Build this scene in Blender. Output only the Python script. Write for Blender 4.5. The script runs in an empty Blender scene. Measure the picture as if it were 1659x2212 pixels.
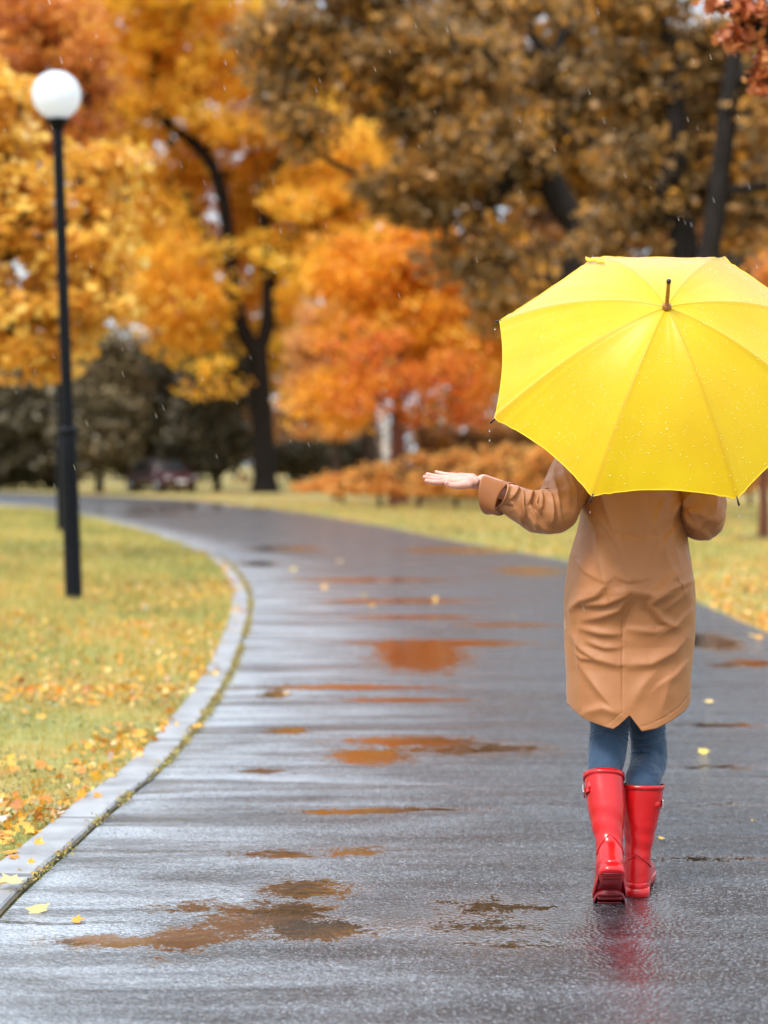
import bpy, bmesh, math, random
import numpy as np
from mathutils import Vector, Matrix, noise as mn

R = math.radians
PI = math.pi
rng = np.random.default_rng(7)
random.seed(7)
sc = bpy.context.scene
COL = sc.collection

# ------------------------------------------------------------------ camera model (used to author world positions)
CAMH, FPX, CX, CY, HOR = 1.31, 4150.0, 829.5, 1106.0, 1000.0
PITCH = math.atan((CY - HOR) / FPX)
def ray(px, py):
    a, b = (px - CX) / FPX, (CY - py) / FPX
    c, s = math.cos(PITCH), math.sin(PITCH)
    return Vector((a, c + b * s, -s + b * c))
def at(px, py, Y):
    d = ray(px, py); return Vector((0, 0, CAMH)) + d * (Y / d.y)
def G(px, py):
    d = ray(px, py); return Vector((0, 0, CAMH)) + d * (-CAMH / d.z)
def to_px(P):
    """world points (n,3) -> authoring coordinates (n,2); only used to lay out cloth folds"""
    c, s = math.cos(PITCH), math.sin(PITCH)
    x, y, z = P[:, 0], P[:, 1], P[:, 2] - CAMH
    dep = y * c - z * s; up = y * s + z * c
    return np.stack([CX + FPX * x / dep, CY - FPX * up / dep], 1)

# ------------------------------------------------------------------ helpers
def tag(o, label=None, cat=None, group=None, kind=None):
    if label: o['label'] = label
    if cat: o['category'] = cat
    if group: o['group'] = group
    if kind: o['kind'] = kind
    return o
def empty(name, loc=(0, 0, 0), rz=0):
    o = bpy.data.objects.new(name, None); COL.objects.link(o)
    o.location = loc; o.rotation_euler.z = rz; o.empty_display_size = .2
    return o
def obj(name, me, mat=None, parent=None, smooth=True):
    """link mesh; vertices are given in world space, parent only by translation/rotation -> keep world position"""
    o = bpy.data.objects.new(name, me); COL.objects.link(o)
    if mat:
        me.materials.clear()
        for m in (mat if isinstance(mat, (list, tuple)) else [mat]): me.materials.append(m)
    if smooth and len(me.polygons):
        me.polygons.foreach_set('use_smooth', [True] * len(me.polygons))
    if parent:
        o.parent = parent
        M = parent_world(parent)
        o.matrix_parent_inverse = M.inverted()
    return o
def local_obj(name, me, mat, parent, smooth=True):
    """vertices are in the parent's own frame"""
    o = obj(name, me, mat, None, smooth); o.parent = parent; return o
def parent_world(p):
    M = Matrix.LocRotScale(p.location, p.rotation_euler, p.scale)
    if p.parent: M = parent_world(p.parent) @ p.matrix_parent_inverse @ M
    return M
def mesh_py(name, v, f):
    me = bpy.data.meshes.new(name); me.from_pydata([tuple(a) for a in v], [], [tuple(a) for a in f]); me.update(); return me
def mesh_np(name, verts, polys):
    """polys: (n,k) int array"""
    me = bpy.data.meshes.new(name)
    n, k = polys.shape
    me.vertices.add(len(verts)); me.vertices.foreach_set('co', np.ascontiguousarray(verts, dtype=np.float32).ravel())
    me.loops.add(n * k); me.loops.foreach_set('vertex_index', polys.astype(np.int32).ravel())
    me.polygons.add(n); me.polygons.foreach_set('loop_start', np.arange(0, n * k, k, dtype=np.int32))
    me.update(calc_edges=True)
    return me
def fattr(me, name, data, dom='FACE'):
    a = me.attributes.new(name, 'FLOAT', dom); a.data.foreach_set('value', np.asarray(data, dtype=np.float32))
class MB:
    """collects shapes into one mesh"""
    def __init__(s): s.v = []; s.f = []
    def add(s, v, f):
        b = len(s.v); s.v += [tuple(a) for a in v]; s.f += [tuple(i + b for i in q) for q in f]; return s
    def loft(s, rings, cap0=True, cap1=True, closed=True):
        n = len(rings[0]); v = [tuple(p) for r in rings for p in r]; f = []
        m = n if closed else n - 1
        for i in range(len(rings) - 1):
            for j in range(m):
                a = i * n + j; b = i * n + (j + 1) % n
                f.append((a, b, b + n, a + n))
        if cap0: f.append(tuple(range(n - 1, -1, -1)))
        if cap1: f.append(tuple(range((len(rings) - 1) * n, len(rings) * n)))
        return s.add(v, f)
    def tube(s, pts, rad, n=8, caps=True):
        pts = [Vector(p) for p in pts]; rings = []
        if not isinstance(rad, (list, tuple)): rad = [rad] * len(pts)
        up = Vector((0, 0, 1))
        for i, p in enumerate(pts):
            t = (pts[min(i + 1, len(pts) - 1)] - pts[max(i - 1, 0)]).normalized()
            if i == 0:
                a = t.cross(up) if abs(t.z) < .95 else t.cross(Vector((1, 0, 0)))
            a = (a - t * a.dot(t)).normalized(); b = t.cross(a)
            rings.append([p + (a * math.cos(q) + b * math.sin(q)) * rad[i] for q in [2 * PI * k / n for k in range(n)]])
        return s.loft(rings, caps, caps)
    def lathe(s, c, prof, n=24, axis=None):
        c = Vector(c); z = Vector(axis or (0, 0, 1)).normalized()
        a = z.orthogonal().normalized(); b = z.cross(a); rings = []
        for r, h in prof:
            rings.append([c + z * h + (a * math.cos(q) + b * math.sin(q)) * max(r, 1e-5) for q in [2 * PI * k / n for k in range(n)]])
        return s.loft(rings, True, True)
    def box(s, c, sx, sy, sz, M=None, bev=.15):
        """box with chamfered vertical outline, as a small loft"""
        c = Vector(c); b = min(sx, sy) * bev
        out = [(-sx/2+b, -sy/2), (sx/2-b, -sy/2), (sx/2, -sy/2+b), (sx/2, sy/2-b), (sx/2-b, sy/2), (-sx/2+b, sy/2), (-sx/2, sy/2-b), (-sx/2, -sy/2+b)]
        rings = []
        for h, k in ((-sz/2, .9), (-sz/2 + sz*.08, 1), (sz/2 - sz*.08, 1), (sz/2, .9)):
            r = [Vector((x * k, y * k, h)) for x, y in out]
            rings.append([c + (M @ p if M else p) for p in r])
        return s.loft(rings)
    def capsule(s, p0, r0, p1, r1, n=14):
        p0, p1 = Vector(p0), Vector(p1); t = p1 - p0; L = t.length; t.normalize()
        a = t.orthogonal().normalized(); b = t.cross(a); rings = []
        def ring(c, r): rings.append([c + (a * math.cos(q) + b * math.sin(q)) * r for q in [2 * PI * k / n for k in range(n)]])
        for k in range(1, 5): th = PI/2 * k/4; ring(p0 - t * r0 * math.cos(th), r0 * math.sin(th))
        for k in range(4, 0, -1): th = PI/2 * k/4; ring(p1 + t * r1 * math.cos(th), r1 * math.sin(th))
        return s.loft(rings)
    def ellipsoid(s, c, rx, ry, rz, M=None, nu=20, nv=12):
        c = Vector(c); rings = []
        for i in range(1, nv):
            th = PI * i / nv
            rings.append([c + ((M @ Vector((rx*math.sin(th)*math.cos(q), ry*math.sin(th)*math.sin(q), -rz*math.cos(th)))) if M else
                Vector((rx*math.sin(th)*math.cos(q), ry*math.sin(th)*math.sin(q), -rz*math.cos(th)))) for q in [2*PI*k/nu for k in range(nu)]])
        return s.loft(rings)
    def mesh(s, name): return mesh_py(name, s.v, s.f)
def voxel_union(mb, name, vox, smooth=4, fac=.5):
    me = mb.mesh(name + '_src'); o = bpy.data.objects.new(name + '_src', me); COL.objects.link(o)
    bm = bmesh.new(); bm.from_mesh(me); bmesh.ops.recalc_face_normals(bm, faces=bm.faces); bm.to_mesh(me); bm.free()
    m = o.modifiers.new('r', 'REMESH'); m.mode = 'VOXEL'; m.voxel_size = vox
    if smooth: q = o.modifiers.new('s', 'SMOOTH'); q.iterations = smooth; q.factor = fac
    bpy.context.view_layer.update()
    dg = bpy.context.evaluated_depsgraph_get()
    out = bpy.data.meshes.new_from_object(o.evaluated_get(dg)); out.name = name
    bpy.data.objects.remove(o); bpy.data.meshes.remove(me)
    return out
def catmull(pts, n):
    P = [np.array(p, float) for p in pts]; P = [2*P[0]-P[1]] + P + [2*P[-1]-P[-2]]; out = []
    for i in range(1, len(P) - 2):
        for k in range(n):
            t = k / n
            out.append(.5*((2*P[i]) + (-P[i-1]+P[i+1])*t + (2*P[i-1]-5*P[i]+4*P[i+1]-P[i+2])*t*t + (-P[i-1]+3*P[i]-3*P[i+1]+P[i+2])*t**3))
    out.append(P[-2]); return np.array(out)

# ------------------------------------------------------------------ materials
class N:
    def __init__(s, name):
        s.m = bpy.data.materials.new(name); s.m.use_nodes = True; s.t = s.m.node_tree; s.t.nodes.clear()
        s.out = s.t.nodes.new('ShaderNodeOutputMaterial')
    def n(s, typ, **kw):
        x = s.t.nodes.new('ShaderNode' + typ)
        for k, v in kw.items():
            if k.startswith('i_'):
                key = k[2:]; key = int(key) if key.isdigit() else key.replace('_', ' ')
                if isinstance(v, bpy.types.NodeSocket): s.t.links.new(v, x.inputs[key])
                else: x.inputs[key].default_value = v
            else: setattr(x, k, v)
        return x
    def l(s, a, b): s.t.links.new(a, b)
    def ramp(s, fac, stops, interp='LINEAR'):
        r = s.t.nodes.new('ShaderNodeValToRGB'); r.color_ramp.interpolation = interp
        e = r.color_ramp.elements
        while len(e) < len(stops): e.new(.5)
        for i, (p, c) in enumerate(stops):
            e[i].position = p; e[i].color = (*c, 1) if len(c) == 3 else c
        s.l(fac, r.inputs[0]); return r.outputs[0]
    def noise(s, scale, detail=3, rough=.5, vec=None, dist=0):
        x = s.n('TexNoise', i_Scale=scale, i_Detail=detail, i_Roughness=rough, i_Distortion=dist)
        if vec is not None: s.l(vec, x.inputs['Vector'])
        return x.outputs[0]
    def mixc(s, fac, a, b, mode='MIX'):
        x = s.t.nodes.new('ShaderNodeMix'); x.data_type = 'RGBA'; x.blend_type = mode
        for sock, v in ((x.inputs[0], fac), (x.inputs[6], a), (x.inputs[7], b)):
            if isinstance(v, bpy.types.NodeSocket): s.l(v, sock)
            elif isinstance(v, (int, float)): sock.default_value = v
            else: sock.default_value = (*v, 1)
        return x.outputs[2]
    def math(s, op, a, b=0., c=0., clamp=False):
        x = s.t.nodes.new('ShaderNodeMath'); x.operation = op; x.use_clamp = clamp
        for i, v in enumerate((a, b, c)):
            if isinstance(v, bpy.types.NodeSocket): s.l(v, x.inputs[i])
            else: x.inputs[i].default_value = v
        return x.outputs[0]
    def bump(s, h, strength=.3, dist=.01, nrm=None):
        b = s.n('Bump', i_Strength=strength, i_Distance=dist); s.l(h, b.inputs['Height'])
        if nrm is not None: s.l(nrm, b.inputs['Normal'])
        return b.outputs[0]
    def pbr(s, color, rough=.5, bump=None, **kw):
        p = s.t.nodes.new('ShaderNodeBsdfPrincipled')
        for k, v in dict({'Base Color': color, 'Roughness': rough}, **kw).items():
            if isinstance(v, bpy.types.NodeSocket): s.l(v, p.inputs[k])
            elif isinstance(v, (int, float)): p.inputs[k].default_value = v
            else: p.inputs[k].default_value = (*v, 1) if (len(v) == 3 and p.inputs[k].type == 'RGBA') else v
        if bump is not None: s.l(bump, p.inputs['Normal'])
        s.p = p; return p.outputs[0]
    def done(s, sh): s.l(sh, s.out.inputs[0]); return s.m
    def pos(s): return s.n('TexCoord').outputs['Object']

def plain(name, c, rough=.5, var=.15, scale=30, bs=.1, **kw):
    n = N(name); v = n.noise(scale, 4, vec=n.pos())
    col = n.ramp(v, [(.3, tuple(x * (1 - var) for x in c)), (.7, tuple(min(1, x * (1 + var)) for x in c))])
    return n.done(n.pbr(col, rough, n.bump(v, bs, .003), **kw))

def leaf_mat(name, stops, clumpstops=None, transl=.4, rough=.45, spec=.5):
    """per-leaf random hue, plus a per-clump hue carried by the clump attribute (real leaf colour variation)"""
    n = N(name)
    isl = n.n('NewGeometry').outputs['Random Per Island']
    cl = n.n('Attribute', attribute_name='clump').outputs['Fac']
    f = n.math('ADD', n.math('MULTIPLY', isl, .5), n.math('MULTIPLY', cl, .5))
    col = n.ramp(f, stops)
    p = n.pbr(col, rough, **{'Specular IOR Level': spec})
    t = n.n('BsdfTranslucent'); n.l(col, t.inputs[0])
    m = n.n('MixShader'); m.inputs[0].default_value = transl
    n.l(p, m.inputs[1]); n.l(t.outputs[0], m.inputs[2])
    return n.done(m.outputs[0])

def bark(name, c, rough=.8):
    n = N(name); p = n.pos()
    mp = n.n('Mapping'); mp.inputs['Scale'].default_value = (1, 1, .25); n.l(p, mp.inputs[0])
    v = n.noise(9, 6, .65, vec=mp.outputs[0])
    col = n.ramp(v, [(.3, tuple(x * .5 for x in c)), (.7, tuple(x * 1.5 for x in c))])
    return n.done(n.pbr(col, rough, n.bump(v, .8, .05), **{'Specular IOR Level': .12}))

# ------------------------------------------------------------------ sky and light
w = bpy.data.worlds.new("World"); sc.world = w; w.use_nodes = True
nt = w.node_tree; bg = nt.nodes['Background']
sky = nt.nodes.new('ShaderNodeTexSky'); sky.sky_type = 'NISHITA'; sky.sun_disc = False
SUN_EL, SUN_AZ = R(52), math.atan2(-.55, -.8)
sky.sun_elevation = SUN_EL; sky.sun_rotation = SUN_AZ; sky.air_density = 1.0; sky.dust_density = 3.0; sky.ozone_density = 1.0
mx = nt.nodes.new('ShaderNodeMix'); mx.data_type = 'RGBA'; mx.inputs[0].default_value = .62
mx.inputs[7].default_value = (17.0, 17.8, 19.5, 1)      # the pale cloud deck over the sky
tc_ = nt.nodes.new('ShaderNodeTexCoord'); sx_ = nt.nodes.new('ShaderNodeSeparateXYZ'); nt.links.new(tc_.outputs['Generated'], sx_.inputs[0])
mr_ = nt.nodes.new('ShaderNodeMapRange'); nt.links.new(sx_.outputs[2], mr_.inputs[0]); mr_.inputs[1].default_value = 0; mr_.inputs[2].default_value = 1; mr_.inputs[3].default_value = .62; mr_.inputs[4].default_value = 1.9
dk_ = nt.nodes.new('ShaderNodeVectorMath'); dk_.operation = 'SCALE'; dk_.inputs[0].default_value = (14.2, 16.3, 18.4); nt.links.new(mr_.outputs[0], dk_.inputs['Scale']); nt.links.new(dk_.outputs[0], mx.inputs[7])
nt.links.new(sky.outputs[0], mx.inputs[6]); nt.links.new(mx.outputs[2], bg.inputs[0])
bg.inputs[1].default_value = .092
sun = bpy.data.lights.new('sun', 'SUN'); sun.energy = 2.3; sun.angle = R(14); sun.color = (1, .96, .9)
so = bpy.data.objects.new('sun', sun); COL.objects.link(so)
sd = Vector((math.sin(SUN_AZ) * math.cos(SUN_EL), math.cos(SUN_AZ) * math.cos(SUN_EL), math.sin(SUN_EL)))
so.rotation_euler = (-sd).to_track_quat('-Z', 'Y').to_euler()
so.location = sd * 50

cam = bpy.data.cameras.new('camera'); co = bpy.data.objects.new('camera', cam); COL.objects.link(co)
co.location = (0, 0, CAMH); co.rotation_euler = (PI/2 - PITCH, 0, 0)
cam.sensor_fit = 'HORIZONTAL'; cam.sensor_width = 24; cam.lens = 24 * FPX / 1659
cam.clip_end = 2000; cam.clip_start = .05
cam.dof.use_dof = True; cam.dof.focus_distance = 5.68; cam.dof.aperture_fstop = 1.8
sc.camera = co
sc.view_settings.view_transform = 'Standard'; sc.view_settings.look = 'None'
sc.view_settings.exposure = 0.38; sc.view_settings.gamma = 1
sc.cycles.use_denoising = True
sc.cycles.max_bounces = 8; sc.cycles.transmission_bounces = 5; sc.cycles.transparent_max_bounces = 4
sc.cycles.diffuse_bounces = 5; sc.cycles.glossy_bounces = 3
sc.cycles.sample_clamp_indirect = 6

# ================================================================== THE GROUND
def ground_mat():
    n = N('lawn_ground'); p = n.pos()
    a = n.noise(.35, 4, .6, p); b = n.noise(7, 5, .65, p); c = n.noise(2.2, 4, .6, p)
    g = n.ramp(b, [(.3, (0.1443, 0.1443, 0.03608)), (.5, (0.2706, 0.2616, 0.07216)), (.7, (0.3879, 0.3428, 0.1173))])
    lit = n.ramp(n.noise(16, 3, .6, p), [(.3, (0.289, 0.1275, 0.034)), (.55, (0.561, 0.2805, 0.068)), (.8, (0.612, 0.408, 0.204))])
    f = n.ramp(n.math('ADD', n.math('MULTIPLY', a, .65), n.math('MULTIPLY', c, .35)), [(.46, (0, 0, 0)), (.62, (1, 1, 1))])
    return n.done(n.pbr(n.mixc(f, g, lit), .85, n.bump(b, .6, .05)))
M_ground = ground_mat()
# one sheet, finer near the camera, gently uneven away from the path
def grid_axis(a, b, fine0, fine1, fs, cs):
    xs = list(np.arange(a, fine0, cs)) + list(np.arange(fine0, fine1, fs)) + list(np.arange(fine1, b + cs, cs)); return np.array(xs)
gx = grid_axis(-420, 420, -16, 16, 1.0, 20); gy = grid_axis(-60, 700, -6, 90, 1.5, 20)
X, Y = np.meshgrid(gx, gy)
V = np.stack([X.ravel(), Y.ravel(), np.zeros(X.size)], 1)
nx, ny = len(gx), len(gy); I = np.arange(nx * ny).reshape(ny, nx)
F = np.stack([I[:-1, :-1].ravel(), I[:-1, 1:].ravel(), I[1:, 1:].ravel(), I[1:, :-1].ravel()], 1)
tag(obj('ground', mesh_np('ground', V, F), M_ground), kind='structure')

# ---- the path: left and right edges in world space
Lpx = [(0, 1994), (57, 1931), (100, 1891), (154, 1844), (199, 1803), (249, 1756), (299, 1714), (349, 1671), (399, 1615), (450, 1547), (500, 1462), (525, 1392), (541, 1325), (533, 1270), (487, 1215), (420, 1180), (330, 1150), (230, 1124), (150, 1108), (0, 1090), (-300, 1076), (-900, 1063)]
Rpx = [(1659, 1370), (1500, 1300), (1370, 1252), (1220, 1212), (950, 1163), (800, 1133), (600, 1101), (420, 1082), (250, 1072), (0, 1064), (-300, 1056), (-900, 1048)]
Lw = [(-1.18, -12), (-1.16, 0), (-1.14, 3)] + [G(*p)[:2] for p in Lpx]
Rw = [(3.05, -12), (3.05, -4), (3.03, 3), (3.0, 8)] + [G(*p)[:2] for p in Rpx]
def resample(P, n, power=1.0):
    C = catmull(P, 12); d = np.r_[0, np.cumsum(np.linalg.norm(np.diff(C, axis=0), axis=1))]
    t = np.linspace(0, 1, n) ** power * d[-1]
    return np.stack([np.interp(t, d, C[:, k]) for k in range(2)], 1)
Lc, Rc = catmull(Lw, 12), catmull(Rw, 12)
# pair stations by direction across the path
def arc(C): return np.r_[0, np.cumsum(np.linalg.norm(np.diff(C, axis=0), axis=1))]
def sample(C, s): d = arc(C); return np.stack([np.interp(s, d, C[:, k]) for k in range(2)], 1)
SL = np.r_[np.linspace(0, 15, 30), np.linspace(15.05, 40, 500), np.linspace(40.3, arc(Lc)[-1], 160)]
Ls = sample(Lc, SL)
dR = arc(Rc)
# arc position on the right edge matched to progress on the left one (keys found from the straight part and the bend)
kL = [0, 15, 27, 33, 40, arc(Lc)[-1] * .55, arc(Lc)[-1]]; kR = [0, 15, 27, 33.5, 43, dR[-1] * .58, dR[-1]]
Rs = sample(Rc, np.interp(SL, kL, kR))
NC = 90
T = np.linspace(0, 1, NC)
PV = Ls[:, None, :] * (1 - T[None, :, None]) + Rs[:, None, :] * T[None, :, None]
ns = len(SL)
# puddles: centres and radii in metres; water lies in them (real geometry of the wet surface, not of the light)
pud = []
def puddle(px, py, wpx, hpx, k=1.0):
    c = G(px, py); a = abs(G(px + wpx/2, py).x - c.x); b = abs(G(px, py - hpx/2).y - G(px, py + hpx/2).y) / 2
    pud.append((c.x, c.y, a, b, k))
for q in [(250, 2040, 260, 26), (400, 2035, 180, 52), (520, 2000, 200, 60), (610, 1980, 200, 60), (680, 2015, 260, 44), (660, 1925, 220, 36), (430, 1965, 200, 30, .7),
          (910, 1418, 200, 64), (960, 1392, 380, 14), (840, 1400, 60, 30), (590, 1503, 60, 16), (760, 1487, 420, 10), (880, 1515, 300, 9),
          (800, 1637, 170, 34), (900, 1605, 300, 22), (1010, 1620, 380, 26, .8), (620, 1583, 90, 12), (560, 1670, 100, 10), (760, 1757, 260, 10), (900, 1752, 300, 8),
          (600, 1850, 190, 20, .8), (760, 1845, 140, 22, .8), (1530, 1388, 130, 36), (1620, 1435, 90, 16), (1560, 1440, 70, 8),
          (1000, 1190, 260, 9), (620, 1187, 160, 8), (560, 1220, 80, 8), (800, 1255, 300, 8), (860, 1300, 300, 9), (900, 1335, 260, 8), (1100, 1352, 240, 7), (1150, 1235, 160, 18, .8),
          (1060, 1960, 260, 36, .75), (1040, 2005, 240, 26, .7), (1120, 2045, 330, 22, .6), (1500, 1860, 420, 16, .7), (1600, 1745, 240, 8, .7), (1560, 1660, 300, 12, .7), (1560, 1570, 240, 12, .8),
          (420, 1095, 340, 7), (300, 1110, 200, 6), (340, 2085, 200, 14, .5), (560, 2120, 200, 14, .5)]:
    puddle(*q)
xx, yy = PV[..., 0], PV[..., 1]
W = np.zeros_like(xx)
for (cx, cy, a, b, k) in pud:
    W = np.maximum(W, k * np.exp(-(((xx - cx) / (a * 1.05)) ** 2 + ((yy - cy) / (b * 1.15)) ** 2) ** 1.2 * .8))
Z = np.full_like(xx, .006)
# cross-wise ripples in the old asphalt: millimetres high
for k in range(ns):
    pass
wav = .0016 * np.sin(yy * 5.1 + np.sin(xx * 1.3) * 1.2) + .0012 * np.sin(yy * 9.3 + xx * .9 + 1.0)
Z = Z + .003 + wav * (1 - W) - .002 * W
V = np.stack([xx.ravel(), yy.ravel(), Z.ravel()], 1)
I = np.arange(ns * NC).reshape(ns, NC)
F = np.stack([I[:-1, :-1].ravel(), I[:-1, 1:].ravel(), I[1:, 1:].ravel(), I[1:, :-1].ravel()], 1)
me = mesh_np('path', V, F); fattr(me, 'puddle', W.ravel(), 'POINT')
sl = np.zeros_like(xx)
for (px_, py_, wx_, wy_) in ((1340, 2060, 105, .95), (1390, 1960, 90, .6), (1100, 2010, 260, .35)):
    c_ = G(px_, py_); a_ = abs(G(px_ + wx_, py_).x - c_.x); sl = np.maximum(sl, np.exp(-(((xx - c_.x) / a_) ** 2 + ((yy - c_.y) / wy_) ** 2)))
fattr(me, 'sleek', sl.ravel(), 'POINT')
# distance from the left edge: smoother there, with sky sheen painted in as pale colour
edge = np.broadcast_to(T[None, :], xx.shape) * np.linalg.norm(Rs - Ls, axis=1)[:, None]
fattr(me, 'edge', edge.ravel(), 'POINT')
def path_mat():
    n = N('wet_asphalt'); p = n.pos()
    pd = n.n('Attribute', attribute_name='puddle').outputs['Fac']
    ed = n.n('Attribute', attribute_name='edge').outputs['Fac']
    mp = n.n('Mapping'); mp.inputs['Scale'].default_value = (.8, 1.9, 1); n.l(p, mp.inputs[0])
    big = n.noise(1.6, 5, .62, mp.outputs[0], .4)
    med = n.noise(11, 4, .6, p)
    fine = n.noise(95, 3, .7, p)
    vor = n.n('TexVoronoi', i_Scale=72.0); n.l(p, vor.inputs['Vector'])
    # water: authored puddles with a ragged edge + shallow wet films drawn out across the path
    m2 = n.noise(42, 3, .6, p)
    mg = n.n('Mapping'); mg.inputs['Scale'].default_value = (185, 105, 60); n.l(p, mg.inputs[0])
    vg = n.n('TexVoronoi', i_Scale=1.0); n.l(mg.outputs[0], vg.inputs['Vector'])
    sep = n.n('SeparateColor'); n.l(vg.outputs['Color'], sep.inputs[0])
    e = n.math('ADD', pd, n.math('ADD', n.math('MULTIPLY', n.math('SUBTRACT', med, .5), 1.5), n.math('ADD', n.math('MULTIPLY', n.math('SUBTRACT', m2, .5), .9), n.math('MULTIPLY', n.math('SUBTRACT', sep.outputs[2], .5), .28))))
    wat = n.ramp(e, [(.22, (0, 0, 0)), (.62, (1, 1, 1))])
    mq = n.n('Mapping'); mq.inputs['Scale'].default_value = (.48, 3.0, 1); n.l(p, mq.inputs[0])
    band = n.noise(1.5, 4, .6, mq.outputs[0], .5)
    film = n.ramp(n.math('ADD', band, n.math('MULTIPLY', n.math('SUBTRACT', m2, .5), .22)), [(.42, (0, 0, 0)), (.68, (1, 1, 1))])
    pale = n.ramp(n.noise(2.0, 3, .6, mq.outputs[0], .3), [(.38, (0, 0, 0)), (.68, (1, 1, 1))])
    sky_sheen = n.ramp(n.math('ADD', n.math('MULTIPLY', ed, .34), n.math('MULTIPLY', big, .8)), [(.45, (1, 1, 1)), (.88, (0, 0, 0))])     # sky sheen painted as a pale tone on the left of the path
    speck = n.ramp(vor.outputs['Color'], [(.25, (0.0176, 0.0184, 0.0208)), (.6, (0.04, 0.0416, 0.0464)), (.92, (0.176, 0.18, 0.196))])
    far_ = n.n('MapRange'); n.l(ed, far_.inputs[0]); far_.inputs[1].default_value = 1.2; far_.inputs[2].default_value = 3.2; far_.inputs[3].default_value = 1.0; far_.inputs[4].default_value = .22  # the painted sky bands fade out towards the right side
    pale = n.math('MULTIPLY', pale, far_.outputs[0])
    base = n.mixc(n.math('MULTIPLY', pale, .42), speck, (0.32, 0.336, 0.376))  # pale bands: reflected sky painted into the base colour
    base = n.mixc(n.math('MULTIPLY', sky_sheen, .85), base, (0.48, 0.512, 0.552))
    base = n.mixc(n.math('MULTIPLY', film, .9), base, (0.028, 0.0264, 0.0264))
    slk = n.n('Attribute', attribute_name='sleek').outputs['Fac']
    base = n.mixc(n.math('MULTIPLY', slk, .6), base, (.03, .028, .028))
    base = n.mixc(n.math('MULTIPLY', wat, .85), base, (0.024, 0.0192, 0.0144))
    rg = n.math('ADD', .27, n.math('MULTIPLY', med, .2))
    rg = n.math('SUBTRACT', rg, n.math('MULTIPLY', film, .24))
    gr = n.ramp(sep.outputs[0], [(.15, (.22, .22, .23)), (.6, (.66, .66, .67)), (.88, (1, 1, 1))]); gr2 = n.ramp(sep.outputs[1], [(.72, (0, 0, 0)), (.97, (.34, .35, .38))])
    amt = n.math('SUBTRACT', 1.0, n.math('MAXIMUM', n.math('MAXIMUM', wat, n.math('MULTIPLY', slk, .6)), n.math('MULTIPLY', sky_sheen, .55)), clamp=True)
    base = n.mixc(amt, base, gr, 'MULTIPLY')
    base = n.mixc(n.math('MULTIPLY', amt, .46), base, gr2, 'ADD')  # bright grains: sky glints on wet aggregate, added as colour
    rg = n.math('SUBTRACT', rg, n.math('MULTIPLY', slk, .24), clamp=True)
    rough = n.math('MULTIPLY', rg, n.math('SUBTRACT', 1.0, n.math('MULTIPLY', wat, .9)), clamp=True)
    h = n.math('ADD', n.math('MULTIPLY', fine, .7), n.math('MULTIPLY', vor.outputs['Distance'], .8))
    dry = n.math('MULTIPLY', n.math('SUBTRACT', 1.0, n.math('MULTIPLY', wat, .97)), n.math('SUBTRACT', 1.0, n.math('MULTIPLY', film, .4)))
    dry = n.math('MULTIPLY', dry, n.math('SUBTRACT', 1.0, n.math('MULTIPLY', sky_sheen, .45)))
    dry = n.math('MULTIPLY', dry, n.math('SUBTRACT', 1.0, n.math('MULTIPLY', slk, .8)))
    b = n.n('Bump', i_Distance=.022); n.l(h, b.inputs['Height']); n.l(dry, b.inputs['Strength'])
    rip = n.noise(28, 2, .5, p)
    b2 = n.bump(rip, .09, .01, b.outputs[0])
    sh = n.pbr(base, rough, b2, **{'IOR': 1.5, 'Specular IOR Level': n.math('ADD', .75, n.math('MULTIPLY', wat, .25)), 'Coat Weight': n.math('ADD', .2, n.math('ADD', n.math('MULTIPLY', wat, .8), n.math('MULTIPLY', slk, .8))), 'Coat Roughness': n.math('SUBTRACT', .16, n.math('MULTIPLY', wat, .12)), 'Coat IOR': 1.5})
    n.l(b2, n.p.inputs['Coat Normal'])
    return n.done(sh)
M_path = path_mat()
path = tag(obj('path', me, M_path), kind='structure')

# crack across the asphalt
M_dark = plain('dark_gap_soil', (.07, .055, .035), .9, .4, 60)
mb = MB(); cp = []
for i in range(60):
    px = -60 + i * 8.4; py = 2003 - 2.5 * math.sin(i * .22) + mn.noise(Vector((i * .35, 3, 0))) * 3.2
    cp.append((G(px, py), max(.0006, .0032 * (1 - i / 62.) * (0.6 + .8 * abs(mn.noise(Vector((i * .6, 9, 1))))))))
v, f = [], []
for c, r in cp:
    v += [(c.x, c.y - r * 3, .0145), (c.x, c.y + r * 3, .0145)]
for i in range(len(cp) - 1): f.append((2*i, 2*i+2, 2*i+3, 2*i+1))
obj('crack', mesh_py('crack', v, f), M_dark, path, False)

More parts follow.
